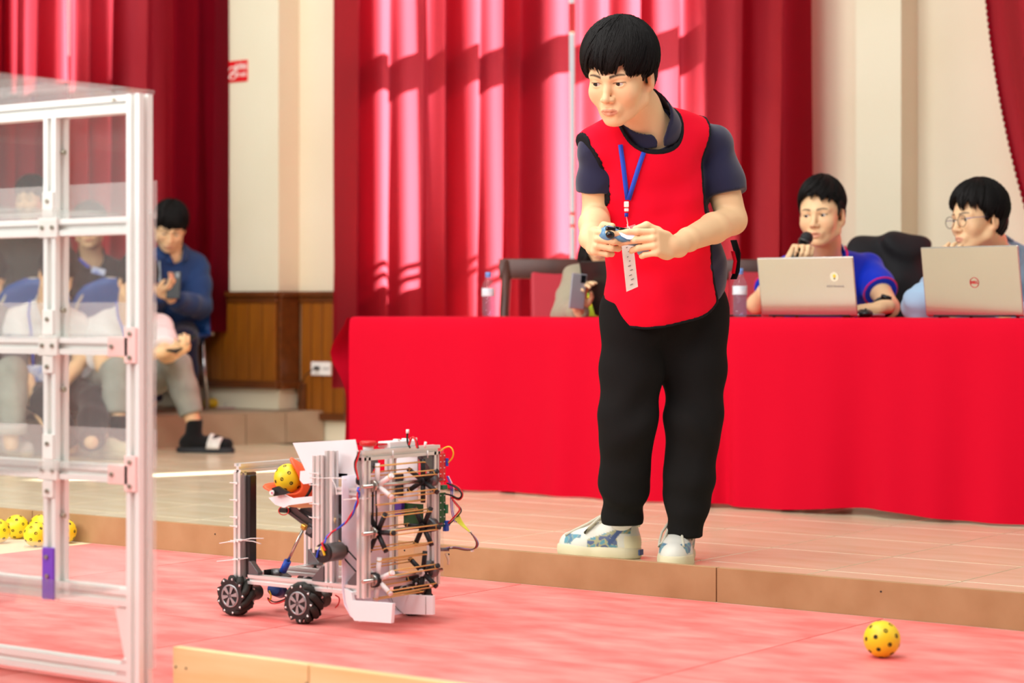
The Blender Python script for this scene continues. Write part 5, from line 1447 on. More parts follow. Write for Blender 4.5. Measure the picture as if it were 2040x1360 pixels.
phone('dark phone in the hands of the man in the navy jacket', P(346, 568, 10.98), nrm(ZV*.9+FV*.3), nrm(FV*.9-ZV*.3))
# man in a white polo and grey jeans with black slides
Jp = dict(pel=P(222, 772, 10.95), uch=P(250, 645, 10.62), neck=P(262, 612, 10.54), shR=P(190, 655, 10.72), shL=P(318, 652, 10.66), elR=P(205, 730, 10.35), elL=P(330, 708, 10.42), wrR=P(325, 700, 10.10), wrL=P(352, 702, 10.13),
          hipR=P(195, 775, 10.85), hipL=P(262, 775, 10.85), knR=P(232, 742, 10.22), knL=P(352, 728, 10.52), anR=P(236, 842, 10.15), anL=P(388, 850, 10.48))
hp = (rot_frame(BASE3, 35, 32, 4), P(272, 560, 10.45), 1.0)
f = Fig('man in a white polo, grey jeans and black slides sitting on the step', Jp['pel']*V(1, 1, 0), hp, Jp, 1.0, h=.009, hh=.005)
slice_hands(f, 'R', RV*.9+ZV*.05-FV*.1, ZV*.9+FV*.1); slice_hands(f, 'L', RV*.3+ZV*.15-FV*.8, ZV*.9+FV*.2)
f.top(M_tee2, 'white_polo', (.78, None), g=.012, wrinkle=.007, seed=22); f.trousers(M_jean, (.84, .80), rk=.062)
f.collar(M_tee2, 'collar', rad=.074, hgt=.045, gap=.02, slope=.5)
f.finish((0, -.3), dict(front=.040, side=-.010, behind=-.02, nape=-.06, puff=.018, under=.004, tufts=0, clumps=90), 1200, 33)
MB().tube([P(232, 600, 10.50), P(235, 630, 10.46), P(246, 660, 10.40), P(252, 690, 10.38)], .006, 6).build('neck_ribbon', M_rib, f.t)
phone('black phone held low by the man in grey jeans', P(362, 684, 10.08), nrm(RV*.55+ZV*.5+FV*.6), nrm(ZV*.8-FV*.5-RV*.2))
def footin(an, dirv, m, name, parent, L=.24):
    d = nrm(V(dirv[0], dirv[1], 0)); F = Field(*[np.arange(an[i]-.3, an[i]+.3, .006) for i in range(2)]+[np.arange(-.01, an[2]+.12, .006)])
    b = V(an[0], an[1], 0)
    F.chain([an+ZV*.03, b+ZV*.065-d*.01], [.040, .042], .02); F.chain([b+ZV*.045-d*.045, b+ZV*.045+d*.10, b+ZV*.042+d*.165], [.036, .038, .032], .03)
    F.plane(V(0, 0, .022), -ZV); F.plane(an+ZV*.035, ZV)
    return sdf_obj(name, F, m, parent, 1), b, d
def slide(label, b, d):
    t = thing('slide_sandal', label, 'sandal', b, 'black slides of the man in grey jeans'); s_ = V(-d[1], d[0], 0)
    o = []; 
    for i in range(28):
        a = 2*PI*i/28; x = .055+math.cos(a)*.150; y = math.sin(a)*.048*(1.06 if math.cos(a) > 0 else .88); o.append(b+d*x+s_*y+ZV*.001)
    MB().prism(o, ZV*.026).build('sole', M_slide, t, bevel=.004)
    rows = []
    for k in range(7):
        x = .075+.065*k/6; rows.append([b+d*(x-.0+.01*math.sin(th))+s_*(math.cos(th)*.051)+ZV*(.022+math.sin(th)*(.072-.020*k/6)) for th in [PI*j/14 for j in range(15)]])
    MB().sheet(rows).build('strap', M_strap, t, solid=.005)
dv = nrm(RV*.95-FV*.18)
_, b, d = footin(Jp['anL'], dv, M_sock_k, 'sock', f.t); slide('black slide with a pale strap on the foot right of the rack post', b, d)
_, b, d = footin(Jp['anR'], nrm(RV*.8-FV*.5), M_sock_k, 'sock', f.t); slide('black slide half hidden behind the aluminium rack', b, d)
# second man in a white polo, black trousers
Jq = dict(pel=P(92, 770, 10.9), uch=P(95, 635, 10.62), neck=P(98, 602, 10.55), shR=P(28, 640, 10.60), shL=P(150, 645, 10.66), elR=P(48, 740, 10.45), elL=P(160, 720, 10.5), wrR=P(66, 800, 10.15), wrL=P(120, 770, 10.2),
          hipR=P(62, 772, 10.8), hipL=P(125, 772, 10.8), knR=P(92, 800, 10.15), knL=P(188, 800, 10.25), anR=P(140, 890, 10.20), anL=P(182, 880, 9.90))
hq = (rot_frame(BASE3, 25, 35, 6), P(114, 545, 10.45), 1.0)
f = Fig('man in a white polo with a name card and black trousers on the step', Jq['pel']*V(1, 1, 0), hq, Jq, 1.0, h=.010, hh=.0055)
slice_hands(f, 'R', -ZV*.9+RV*.3-FV*.1, FV*.2+RV*.8, [(15, 25, 15)]*4); slice_hands(f, 'L', RV*.2-FV*.8-ZV*.2, -ZV*.9)
f.top(M_tee2, 'white_polo', (.70, None), g=.012, wrinkle=.007, seed=23); f.trousers(M_black, (1.0, 1.0), rk=.064)
f.collar(M_tee2, 'collar', rad=.074, hgt=.045, gap=.02, slope=.5)
f.finish(None, dict(front=.040, side=-.015, behind=-.03, nape=-.07, puff=.018, under=.004, tufts=0, clumps=80), 1000, 35)
MB().tube([P(60, 598, 10.50), P(57, 625, 10.44), P(62, 660, 10.40), P(68, 745, 10.38)], .006, 6).build('neck_ribbon', M_rib, f.t)
MB().box(P(75, 752, 10.36), (.10, .004, .12), Rz).build('name_card', mat('name_card', 'e8ecf4', .5, var=(25, '3c68c8')), f.t)
def loafer(label, b, d, m, sole=M_sole):
    t = thing('shoe', label, 'shoe', b, 'beige shoes of the seated group'); F = Field(*[np.arange(b[i]-.32, b[i]+.32, .006) for i in range(2)]+[np.arange(-.01, .14, .006)])
    b = V(b[0], b[1], 0); F.chain([b+ZV*.05-d*.05, b+ZV*.05+d*.06, b+ZV*.042+d*.17], [.040, .042, .038], .03); F.cone(b+ZV*.08-d*.02, b+ZV*.10-d*.02, .042, .040, .02); G = F.clone(.006); F.plane(V(0, 0, .03), -ZV)
    sdf_obj('upper', F, m, t, 1); G.plane(V(0, 0, .030), ZV); G.plane(V(0, 0, .001), -ZV); sdf_obj('sole', G, sole, t, 1)
    s_ = V(-d[1], d[0], 0)
    for i in range(3): MB().tube([b+d*(.04+i*.025)-s_*.032+ZV*(.085-i*.008), b+d*(.045+i*.025)+ZV*(.100-i*.009), b+d*(.04+i*.025)+s_*.032+ZV*(.085-i*.008)], .005, 6).build('lace', M_lace, t)
loafer('beige shoe standing upright behind the right bay of the rack', onfloor(205, 912), nrm(RV*.75-FV*.65), M_beigeshoe)
loafer('beige shoe lying flat behind the first rack post', onfloor(135, 905), nrm(RV*.95-FV*.2), M_beigeshoe)
# person at the left edge: grey jeans
Je = dict(pel=P(-25, 770, 10.8), uch=P(-30, 640, 10.6), neck=P(-30, 605, 10.55), shR=P(-95, 645, 10.55), shL=P(32, 650, 10.62), elR=P(-90, 740, 10.4), elL=P(30, 735, 10.42), wrR=P(-40, 760, 10.15), wrL=P(12, 752, 10.15),
          hipR=P(-55, 772, 10.7), hipL=P(5, 772, 10.7), knR=P(-60, 745, 10.1), knL=P(22, 742, 10.1), anR=P(-50, 880, 10.05), anL=P(22, 885, 10.0))
he = (rot_frame(BASE3, 20, 30, 0), P(-25, 552, 10.45), 1.0)
f = Fig('seated person with rolled up grey jeans at the left picture edge', Je['pel']*V(1, 1, 0), he, Je, 1.0, h=.011, hh=.007)
f.top(cloth('grey_tee', '6d6a6a'), 'grey_shirt', (1, .5), g=.014, seed=25); f.trousers(M_jean, (.80, .80), rk=.066)
f.finish(None, dict(front=.04, side=-.02, behind=-.03, nape=-.07, puff=.016, tufts=0))
c = Je['knL']*.20+Je['anL']*.80; MB().cyl(c-ZV*.02, c+ZV*.03, .076, .074, 24).build('turn_up', mat('turn_up', 'bfc0b4', .9), f.t)
loafer('pale shoe below the rolled up grey jeans at the left edge', onfloor(20, 908), nrm(RV*.6-FV*.75), mat('pale_shoe', 'd8cfc6', .6))
# man in the black polo on a blue chair
Jk = dict(pel=P(188, 655, 11.85), uch=P(185, 535, 11.75), neck=P(181, 505, 11.68), shR=P(130, 540, 11.70), shL=P(236, 540, 11.82), elR=P(125, 630, 11.6), elL=P(245, 630, 11.7), wrR=P(150, 660, 11.4), wrL=P(225, 660, 11.4),
          hipR=P(160, 662, 11.8), hipL=P(215, 662, 11.85), knR=P(150, 680, 11.35), knL=P(225, 680, 11.4), anR=P(150, 790, 11.35), anL=P(225, 790, 11.4))
hk = (rot_frame(BASE3, 8, 2, 0), P(178, 452, 11.62), 1.0)
f = Fig('man in a black polo with a blue neck ribbon sitting behind the blue chair', Jk['pel']*V(1, 1, 0), hk, Jk, 1.0, h=.010, hh=.0055)
f.top(M_black, 'black_polo', (.6, None), g=.010, seed=27); f.trousers(M_black); f.collar(M_black, drop=.05, gap=.03, slope=.9)
f.finish((0, 0), dict(front=.04, side=-.01, behind=-.02, nape=-.06, puff=.018, under=.004, tufts=0), 800, 37)
MB().bar(P(158, 515, 11.58), P(178, 533, 11.52), .022, .004).build('neck_ribbon', M_rib, f.t)
MB().box(P(196, 540, 11.52), (.075, .004, .035), Euler((0, .25, YAW)).to_matrix()).build('name_card', mat('name_card', 'e8ecf4', .5, var=(25, '3c68c8')), f.t)
# person behind with dark hair at the back, far left
Jz = dict(pel=P(62, 650, 11.95), uch=P(62, 480, 11.95), neck=P(62, 440, 11.9), shR=P(5, 488, 11.9), shL=P(118, 488, 12.0), elR=P(0, 580, 11.8), elL=P(122, 580, 11.85), wrR=P(20, 640, 11.6), wrL=P(100, 640, 11.6),
          hipR=P(35, 655, 11.9), hipL=P(90, 655, 11.95), knR=P(35, 720, 11.7), knL=P(90, 720, 11.7), anR=P(35, 795, 11.8), anL=P(90, 795, 11.8))
hz_ = (rot_frame(BASE3, -15, 5, 0), P(63, 398, 11.85), 1.0)
f = Fig('person in a dark olive jacket standing at the back against the left curtain', Jz['pel']*V(1, 1, 0), hz_, Jz, 1.0, h=.011, hh=.006)
f.top(M_olive, 'jacket', (1, .9), g=.016, seed=28); f.trousers(M_black)
f.finish((0, 0), dict(front=.045, side=-.02, behind=-.04, nape=-.08, puff=.018, under=.004, tufts=0), 800, 39)
# blue plastic chairs
def bchair(label, c, yaw, z0):
    t = thing('plastic_chair', label, 'chair', V(c[0], c[1], z0), 'blue plastic chairs'); R = Matrix.Rotation(yaw, 3, 'Z')
    def W(x, y, z): v = R@Vector((x, y, 0)); return V(c[0]+v.x, c[1]+v.y, z0+z)
    rows = []
    for k in range(9):
        s = k/8; w = .20*math.sqrt(max(.02, 1-max(0, (s-.35)/.66)**2.4)); rows.append([W(w*(-1+2*i/12), .03*((-1+2*i/12)**2)-.06-.05*s, .40+.30*s) for i in range(13)])
    MB().sheet(rows).build('backrest', M_bchair, t, solid=.012)
    MB().box(W(0, .16, .40), (.38, .38, .025), R).build('seat', M_bchair, t, bevel=.01)
    for sx in (-1, 1):
        for y in (.0, .32): MB().cyl(W(sx*.19, y, 0), W(sx*.16, y, .40), .012, n=10).build('leg', M_chrome, t)
    MB().tube([W(.20*math.cos(a)*-1, -.075, .40+.30*math.sin(a)) for a in [PI*i/20 for i in range(21)]], .008, 8).build('edge_tube', mat('chair_edge', 'd8d0bc', .4), t)
bchair('blue plastic chair with a rounded back in front of the man in the black polo', P(215, 700, 11.05), YAW+.35, .165)
bchair('blue plastic chair behind the second man in white at the left edge', P(70, 700, 11.2), YAW+.1, .165)
bchair('blue plastic chair under the man in the navy zip jacket', P(344, 700, 11.44), YAW+PI-.1, .165)
# ---------------------------------------------------------------- aluminium and acrylic rack in the foreground
M_alu = mat('aluminium_profile', 'e6e5e2', .34, .6); M_aluw = mat('aluminium_bright', 'f4f4f0', .38, .25)
M_acr = mat_clear('acrylic_sheet', 'fbfdfc', .055); M_acre = mat_clear('acrylic_rim', 'f6f8f7', .17)
M_pinkp = mat('printed_pink', 'f7d0ca', .5); M_whitep = mat('printed_white', 'eeece6', .5); M_purp = mat('printed_purple', '7a3cc8', .45); M_bolt = mat('bolt_steel', 'b0a898', .3, .9)
def profile_poly(w, slot=.34, depth=.50):
    h = w/2; a = w*slot/2; d = h-w*depth*.62
    q = [(h, -h), (h, -a), (d, -a), (d, a), (h, a)]
    out = []
    for k in range(4):
        c, s = math.cos(k*PI/2), math.sin(k*PI/2); out += [(x*c-y*s, x*s+y*c) for x, y in q]
    return out
def ext(name, a, b, parent, w=.02, m=None, label=None, up=(0, 0, 1), hex_=None, bevel=None):
    a = Vector([float(x) for x in a]); b = Vector([float(x) for x in b]); z = (b-a).normalized(); up = Vector(up)
    if abs(z.dot(up)) > .98: up = Vector((0, 1, 0))
    x = up.cross(z).normalized(); y = z.cross(x)
    return MB().prism([a+x*p+y*q for p, q in profile_poly(w)], b-a).build(name, m or M_alu, parent, label)
YR = 2.75; PW = .034
nx = float(onY(278, 618, YR)[0]); mx = float(onY(112, 618, YR)[0])
rack = thing('rack', 'tall rack of aluminium profiles and clear acrylic in the left foreground', 'rack', (nx, YR, 0))
zt = 1.098; levels = [zt-PW/2, .857, .633, .397, .170]
ext('post', (nx, YR, .004), (nx, YR, zt), rack, PW, M_aluw)
ext('post', (mx, YR, .150), (mx, YR, zt-PW), rack, PW, M_aluw)
XL = -3.62; YF = 1.75
for z in levels:
    ext('beam', (XL, YR, z), (nx-PW/2, YR, z), rack, PW*.95, M_aluw)
ext('beam', (XL, YR, .030), (nx-PW/2, YR, .030), rack, PW*.95, M_aluw)
for z in (levels[0], levels[4]):
    ext('beam', (XL, YF, z), (XL, YR-PW/2, z), rack, PW*.95, M_aluw)
ext('post', (XL-PW/2, YR, .004), (XL-PW/2, YR, zt), rack, PW, M_aluw)
ext('post', (XL-PW/2, YF, .004), (XL-PW/2, YF, zt), rack, PW, M_aluw)
# sheets: top, shelves, side, rims
MB().box(((XL+nx)/2+.009, (YR+YF)/2+.01, zt+.004), (nx-XL+.020, YR-YF+.020, .008)).build('top_sheet', M_acr, rack, bevel=.001)
for z in levels[1:]:
    MB().box(((XL+nx)/2, (YR+YF)/2-.02, z+PW/2+.003), (nx-XL-.03, YR-YF-.03, .005)).build('shelf_sheet', M_acr, rack)
    MB().box(((XL+nx)/2+.01, YR+PW/2+.003, z+PW/2+.030), (nx-XL+.026, .004, .070)).build('rim_strip', M_acre, rack)
MB().box(((XL+mx)/2, YR+PW/2+.010, (zt+.42)/2), (mx-XL, .004, zt-.42)).build('back_sheet', M_acr, rack)
MB().box(((nx+mx)/2, YR+PW/2+.014, (zt+.42)/2), (nx-mx, .004, zt-.42)).build('back_sheet', M_acr, rack)
MB().box((nx+PW/2+.004, YR+.012, .46), (.004, PW*.5, .84)).build('edge_strip', M_acre, rack)
# brackets with bolts on the face towards the camera
yf = YR-PW/2
def bracket(x0, x1, z0, z1, m, name, bolts):
    o = MB().box(((x0+x1)/2, yf-.0025, (z0+z1)/2), (x1-x0, .005, z1-z0)).build(name, m, rack, bevel=.0012)
    for bx_, bz in bolts:
        MB().cyl((bx_, yf-.004, bz), (bx_, yf-.0085, bz), .0042, n=10).build('bolt', M_bolt, o)
for z in levels[1:4]:
    bracket(mx-.026, mx+.026, z-.019, z+.019, M_whitep, 'cross_bracket', [(mx-.014, z), (mx+.014, z)])
    bracket(mx-.0145, mx+.0145, z+.020, z+.068, M_whitep, 'upright_bracket', [(mx, z+.050)])
    if z < .8: bracket(mx-.0145, mx+.0145, z-.052, z-.020, M_whitep, 'upright_bracket', [(mx, z-.040)])
for z in levels[2:4]:
    bracket(nx-.062, nx-.008, z-.018, z+.018, M_pinkp, 'corner_bracket', [(nx-.050, z)])
    bracket(nx-.018, nx+.012, z-.030, z+.036, M_pinkp, 'corner_bracket', [(nx-.002, z+.024), (nx-.002, z-.020)])
bracket(mx-.0155, mx+.0155, .152, .250, M_purp, 'purple_bracket', [(mx-.002, .232), (mx, .196)])
MB().prism([(nx-PW/2, yf+.004, .150), (nx-PW/2, yf+.004, .048), (nx-PW/2-.006, yf+.004, .048), (nx-PW/2-.034, yf+.004, .150)], (0, .02, 0)).build('gusset', M_aluw, rack)
MB().prism([(nx-PW/2, yf+.002, .012), (nx-PW/2, yf+.002, .058), (nx-PW/2-.012, yf+.002, .058), (nx-PW/2-.040, yf+.002, .012)], (0, .024, 0)).build('foot_bracket', M_alu, rack, bevel=.001)
for z in (1.0, .70, .55, .31): MB().cyl((mx+PW/2, YR, z), (mx+PW/2+.007, YR, z), .005, n=10).build('bolt', M_bolt, rack)
MB().cyl((nx-.05, yf+.003, zt-.008), (nx-.05, yf-.003, zt-.008), .0035, n=8).build('bolt', M_bolt, rack)

# ---------------------------------------------------------------- perforated yellow balls
M_ball = mat('ball_yellow', 'f2d21c', .42); M_hole = mat('ball_hole', '2b2408', .9)
BR = .037
def make_ball(label, c, rot, group='perforated yellow balls', R_=BR):
    t = thing('ball', label, 'ball', c, group)
    s = MB().ball((0, 0, 0), (R_, R_, R_), 32, 20).build('shell', M_ball, None, c=(0, 0, 0)); s.parent = t; s.location = (0, 0, 0)
    n = 26; g = PI*(3-math.sqrt(5))
    for i in range(n):
        y = 1-2*(i+.5)/n; r_ = math.sqrt(1-y*y); d = Vector((r_*math.cos(g*i), r_*math.sin(g*i), y))
        x = d.orthogonal().normalized(); w = d.cross(x); k = 14; hr = R_*.125
        rim = [d*math.sqrt(R_*R_-hr*hr)*1.004+(x*math.cos(2*PI*j/k)+w*math.sin(2*PI*j/k))*hr for j in range(k)]
        pit = [p*.955 for p in rim]
        h = MB()._add(rim+pit, [tuple(range(k))]+[(j, (j+1) % k, k+(j+1) % k, k+j) for j in range(k)]).build('hole', M_hole, None, c=(0, 0, 0)); h.parent = t; h.location = (0, 0, 0)
    t.rotation_euler = rot
    return t
def ballpt(px, pbot): p = onfloor(px, pbot); return V(p[0], p[1], BR)
b0 = make_ball('yellow perforated ball lying alone on the red floor at the right', ballpt(1757, 1309), (.3, .2, .5))
spots = [(-10, 1060, 'yellow ball at the very left edge, behind the other balls'), (-4, 1082, 'yellow ball cut by the left picture edge, in the front row'), (33, 1073, 'yellow ball second from the left edge, against the border'), (82, 1072, 'yellow ball mostly hidden behind the rack post'), (72, 1089, 'yellow ball in front of the others, left of the purple bracket'), (128, 1082, 'yellow ball just right of the rack post')]
for i, (x_, y_, l_) in enumerate(spots):
    t = copy_tree(b0, None, ballpt(x_, y_), (i*1.1, .7*i, i*.9)); t['label'] = l_
# ---------------------------------------------------------------- the contest robot
rob = thing('robot', 'small aluminium frame robot on four mecanum wheels with rubber band rollers', 'robot', (-3.22, 3.68, 0))
M_gun = mat('gunmetal', '6e6e70', .38, .8); M_dk = mat('dark_rubber', '26251f', .7); M_silv = mat('hub_silver', 'a5a5a6', .35, .6); M_shaft = mat('steel_shaft', 'c8c2b8', .22, 1.0)
M_lilac = mat('foam_sheet', 'efe6f2', .6); M_foam = mat('foam_white', 'f3f0f2', .6); M_band = mat('rubber_band', 'e6b468', .5); M_org = mat('cup_orange', 'ff6230', .45)
M_pcbr = mat('board_red', 'd01818', .4); M_pcbg = mat('board_green', '1f5a2c', .4); M_pcbb = mat('terminal_blue', '1d4fb8', .4); M_brass = mat('brass', 'c8a048', .35, .9)
M_wr = mat('wire_red', 'd81820', .45); M_wk = mat('wire_black', '141414', .45); M_wb = mat('wire_blue', '1c4fd0', .45); M_wy = mat('wire_yellow', 'e8c020', .45); M_wp = mat('wire_purple', '5a3aa8', .45); M_wg = mat('wire_green', '287a50', .45); M_ww = mat('zip_tie', 'eeeae6', .4)
X0, X1, X2, X3 = -3.402, -3.166, -3.138, -3.030; YN, YFAR = 3.562, 3.802
R_ = rob
# frame
ext('rear_post', (X0, YN, .07), (X0, YN, .330), R_, .021); ext('rear_post', (X0, YFAR, .07), (X0, YFAR, .325), R_, .021)
ext('top_beam', (X0, YN-.008, .3385), (X0, YFAR+.010, .3385), R_, .021)
MB().box((X0+.022, YN+.014, .205), (.014, .022, .235)).build('slide_rail', M_blk, R_, bevel=.002)
for y in (YN+.004, YFAR): ext('side_rail', (X0+.03, y, .086), (X3-.012, y, .086), R_, .021)
for x in (X0+.012, X1, X3-.05): ext('cross_rail', (x, YN+.016, .086), (x, YFAR-.012, .086), R_, .021)
ext('mid_rail', (X0+.02, 3.69, .094), (X1, 3.69, .094), R_, .018)
ext('middle_post', (X1, YN, .16), (X1, YN, .376), R_, .015); ext('middle_post', (X1+.0165, YN-.002, .16), (X1+.0165, YN-.002, .378), R_, .015)
ext('middle_post', (X2+.006, YN+.010, .076), (X2+.006, YN+.010, .388), R_, .022); ext('middle_post', (X2, YFAR-.015, .076), (X2, YFAR-.015, .386), R_, .022)
ext('front_post', (X3, YN, .070), (X3, YN, .380), R_, .022); ext('front_post', (X3, YFAR+.006, .074), (X3, YFAR+.006, .378), R_, .022)
ext('top_beam', (X3, YN-.012, .382), (X3, YFAR+.016, .382), R_, .022)
ext('top_beam', (X2, YFAR-.012, .375), (X3-.012, YFAR-.012, .375), R_, .018)
for y in (YN+.0, YFAR): ext('upper_rail', (X2+.016, y+.016, .300), (X3-.012, y+.016, .300), R_, .016)
def gusset(c, ax, sx, sz, w=.030, name='corner_bracket'):
    c = V(*c); d = V(1, 0, 0)*sx if ax == 'x' else V(0, 1, 0)*sx; t = (V(0, 1, 0) if ax == 'x' else V(1, 0, 0))*.016
    MB().prism([c-t/2, c+d*w-t/2, c+d*w+ZV*sz*.006-t/2, c+d*.006+ZV*sz*w-t/2, c+ZV*sz*w-t/2], t).build(name, M_gun, R_, bevel=.001)
gusset((X3-.012, YN+.002, .097), 'x', -1, 1); gusset((X2-.006, YN+.004, .097), 'x', -1, 1, .034); gusset((X0+.03, YN+.004, .097), 'x', 1, 1); gusset((X0, YN+.012, .327), 'y', 1, -1, .034); gusset((X3, YFAR-.006, .370), 'y', -1, -1, .036); gusset((X3, YN+.012, .370), 'y', 1, -1, .028); gusset((X0+.01, YFAR-.012, .097), 'x', 1, 1, .036); gusset((X3, YFAR-.006, .10), 'y', -1, 1, .03)
# mecanum wheels
def wheel(cx, cy, flip, spin=0.0):
    Rw = .047; W = .040; c = V(cx, cy, Rw)
    w = MB(); o = thing('mecanum_wheel', None, None, c); o.parent = R_; o.location = Vector(c)-WL[R_.name]
    hub = MB()
    for y in (-.5, .5):
        poly = []
        for i in range(54):
            a = 2*PI*i/54+spin; r = Rw*(.78+.17*max(0, math.cos(9*a))**.6 if math.cos(9*a) > 0 else .78); poly.append(c+V(r*math.cos(a), y*W*.9-.002, r*math.sin(a)))
        MB().prism(poly, V(0, .004, 0)).build('side_plate', M_blk, o, bevel=.0008)
    for y in (-1, 1):
        ring = MB().lathe([(.0225, -.0015), (.0265, -.0015), (.0265, .003), (.0225, .003), (.0225, -.0015)], 30, (cx, cy+y*(W*.45+.002), Rw), 'y').build('rim_ring', M_silv, o)
        for i in range(6):
            a = 2*PI*i/6+spin; d = V(math.cos(a), 0, math.sin(a)); pz = V(-math.sin(a), 0, math.cos(a)); q = c+V(0, y*(W*.45+.0025), 0)
            MB().prism([q+d*.005-pz*.002, q+d*.023-pz*.005, q+d*.023+pz*.005, q+d*.005+pz*.002], V(0, y*.002, 0)).build('spoke', M_silv, o)
    MB().cyl(c-V(0, W*.52, 0), c+V(0, W*.52, 0), .0065, n=14).build('hub', M_gun, o)
    MB().cyl(c-V(0, W*.40, 0), c+V(0, W*.40, 0), .024, n=20).build('core', M_dk, o)
    for i in range(9):
        a = 2*PI*(i+.5)/9+spin; d = V(math.cos(a), 0, math.sin(a)); tg = V(-math.sin(a), 0, math.cos(a)); axd = nrm(V(0, 1, 0)+tg*flip); m_ = c+d*(Rw-.0095)
        MB().tube([m_+axd*(-.024)*1+d*-.003, m_-axd*.014, m_, m_+axd*.014, m_+axd*.024-d*.003], [.0055, .0088, .0095, .0088, .0055], 10).build('roller', M_dk, o)
        MB().cyl(m_+axd*.024-d*.003, m_+axd*.029-d*.0045, .0028, n=8).cyl(m_-axd*.024-d*.003, m_-axd*.029-d*.0045, .0028, n=8).build('roller_pin', M_ww, o)
wheel(-3.408, 3.556, 1, .2); wheel(-3.200, 3.556, -1, .5); wheel(-3.395, 3.815, -1, .1); wheel(-3.085, 3.800, 1, .3)
for x, y, s in ((-3.408, 3.578, 1), (-3.200, 3.578, 1), (-3.395, 3.79, -1), (-3.085, 3.775, -1)):
    MB().cyl((x, y, .047), (x, y+s*.046, .047), .0185, n=22).build('wheel_motor', mat('motor_dark', '4a4844', .4, .6), R_)
    MB().cyl((x, y+s*.046, .047), (x, y+s*.052, .047), .0165, n=22).build('motor_cap', M_blk, R_)
def wire(pts, r, m, name='wire', plane=None):
    if plane is not None: pts = [onY(x, y, plane) for x, y in pts]
    # smooth the polyline
    q = [np.asarray(p, float) for p in pts]
    for _ in range(2):
        n = [q[0]]
        for a, b in zip(q[:-1], q[1:]): n += [a*.75+b*.25, a*.25+b*.75]
        q = n+[q[-1]]
    return MB().tube(q, r, 6).build(name, m, R_)
wire([(533, 1192), (540, 1203), (560, 1200), (578, 1190)], .0016, M_wr, plane=3.60); wire([(533, 1190), (545, 1200), (562, 1196), (578, 1186)], .0016, M_wk, plane=3.605); wire([(536, 1176), (541, 1188), (537, 1196)], .0018, M_wy, plane=3.60)
wire([(668, 1185), (677, 1190), (675, 1203), (668, 1210)], .0016, M_wr, plane=3.60)
MB().cyl(onY(545, 1172, 3.66), onY(560, 1178, 3.70), .016, n=18).build('motor_can', mat('can_blue', '2c3f78', .35, .5), R_)
# roller shafts, stars, rubber bands
M_starw = mat('star_white', 'f4eeec', .5); M_stark = mat('star_black', '17171a', .5)
XS = -3.016; YA, YB_ = 3.592, 3.752
def star(y, z, off, m, name, hubm=None):
    o = thing(name, None, None, (XS, y, z)); o.parent = R_; o.location = Vector((XS, y, z))-WL[R_.name]; tips = []
    MB().cyl((XS, y-.008, z), (XS, y+.008, z), .0085, n=16).build('hub', hubm or m, o)
    for i in range(6):
        a = off+i*PI/3; d = V(math.cos(a), 0, math.sin(a)); q = V(XS, y, z); tip = q+d*.049
        MB().cyl(q+d*.004, tip, .0056, n=10).build('spoke', m, o)
        MB().tube([tip-d*.007+(V(-d[2], 0, d[0])*math.cos(t)+V(0, 1, 0)*math.sin(t))*.0058 for t in [k*2*PI/10 for k in range(10)]], .0011, 5, True).build('band_wrap', M_band, o)
        tips.append(tip-d*.006)
    return tips
for z, off, m in ((.315, PI/2, M_starw), (.212, .03, M_stark), (.108, math.radians(83), M_starw)):
    t1 = star(YA, z, off, m, 'star_roller'); t2 = star(YB_, z, off, M_stark, 'star_roller', M_starw if z < .15 else None)
    MB().cyl((XS, YN-.02, z), (XS, YFAR+.018, z), .0042, n=12).build('roller_shaft', M_shaft, R_)
    MB().cyl((XS-.004, YFAR-.028, z), (XS-.004, YFAR-.006, z), .0155, n=20).build('bearing', M_gun, R_); MB().cyl((XS-.002, YN+.012, z), (XS-.002, YN+.022, z), .013, n=20).build('bearing', M_shaft, R_)
    for a, b in zip(t1, t2):
        dz = nrm(a-V(XS, YA, z)); dp = V(-dz[2], 0, dz[0])
        for s in (-1, 1):
            MB().cyl(a+dp*.0052*s, b+dp*.0052*s, .0015, n=6).build('rubber_band', M_band, R_)
MB().tube([(XS, YN+.026, .326), (XS+.001, YN+.026, .26), (XS, YN+.026, .205)], .0022, 6).build('belt', M_wk, R_)
MB().tube([(XS-.010, YN+.026, .315), (XS-.010, YN+.026, .26), (XS-.010, YN+.026, .212)], .0022, 6).build('belt', M_wk, R_)
MB().cyl((XS-.002, YN+.016, .108), (XS-.002, YN+.028, .108), .0145, n=20).build('pulley', M_gun, R_)
for dy in (.018, .022, .026): MB().tube([(XS-.002+.0152*math.cos(t), YN+dy, .108+.0152*math.sin(t)) for t in [k*2*PI/20 for k in range(20)]], .0016, 5, True).build('belt', M_wk, R_)
# drive motor with cap and wires on the middle post
mo = onY(646, 1101, 3.496)
MB().cyl(mo, mo+V(0, .052, 0), .0205, n=28).build('drive_motor', mat('motor_grey', '6f6d6b', .36, .7), R_, bevel=.001)
MB().cyl(mo-V(0, .006, 0), mo+V(0, .002, 0), .0215, n=28).build('motor_cap', M_blk, R_); MB().cyl(mo-V(0, .009, 0), mo-V(0, .005, 0), .006, n=14).build('motor_shaft_end', M_gun, R_)
MB().cyl(mo+V(0, .054, 0), mo+V(0, .066, 0), .013, n=20).build('pulley', M_blk, R_)
MB().cyl(mo+V(0, .060, .013), V(XS-.01, YN+.014, .122), .0018, n=6).build('belt', M_wk, R_); MB().cyl(mo+V(0, .060, -.013), V(XS-.01, YN+.014, .094), .0018, n=6).build('belt', M_wk, R_)
MB().box(mo+V(-.008, -.008, .010), (.020, .003, .006)).build('terminal', M_pale, R_); MB().box(mo+V(.004, -.009, .006), (.004, .003, .022), (0, -.5, 0)).build('terminal', M_wy, R_)
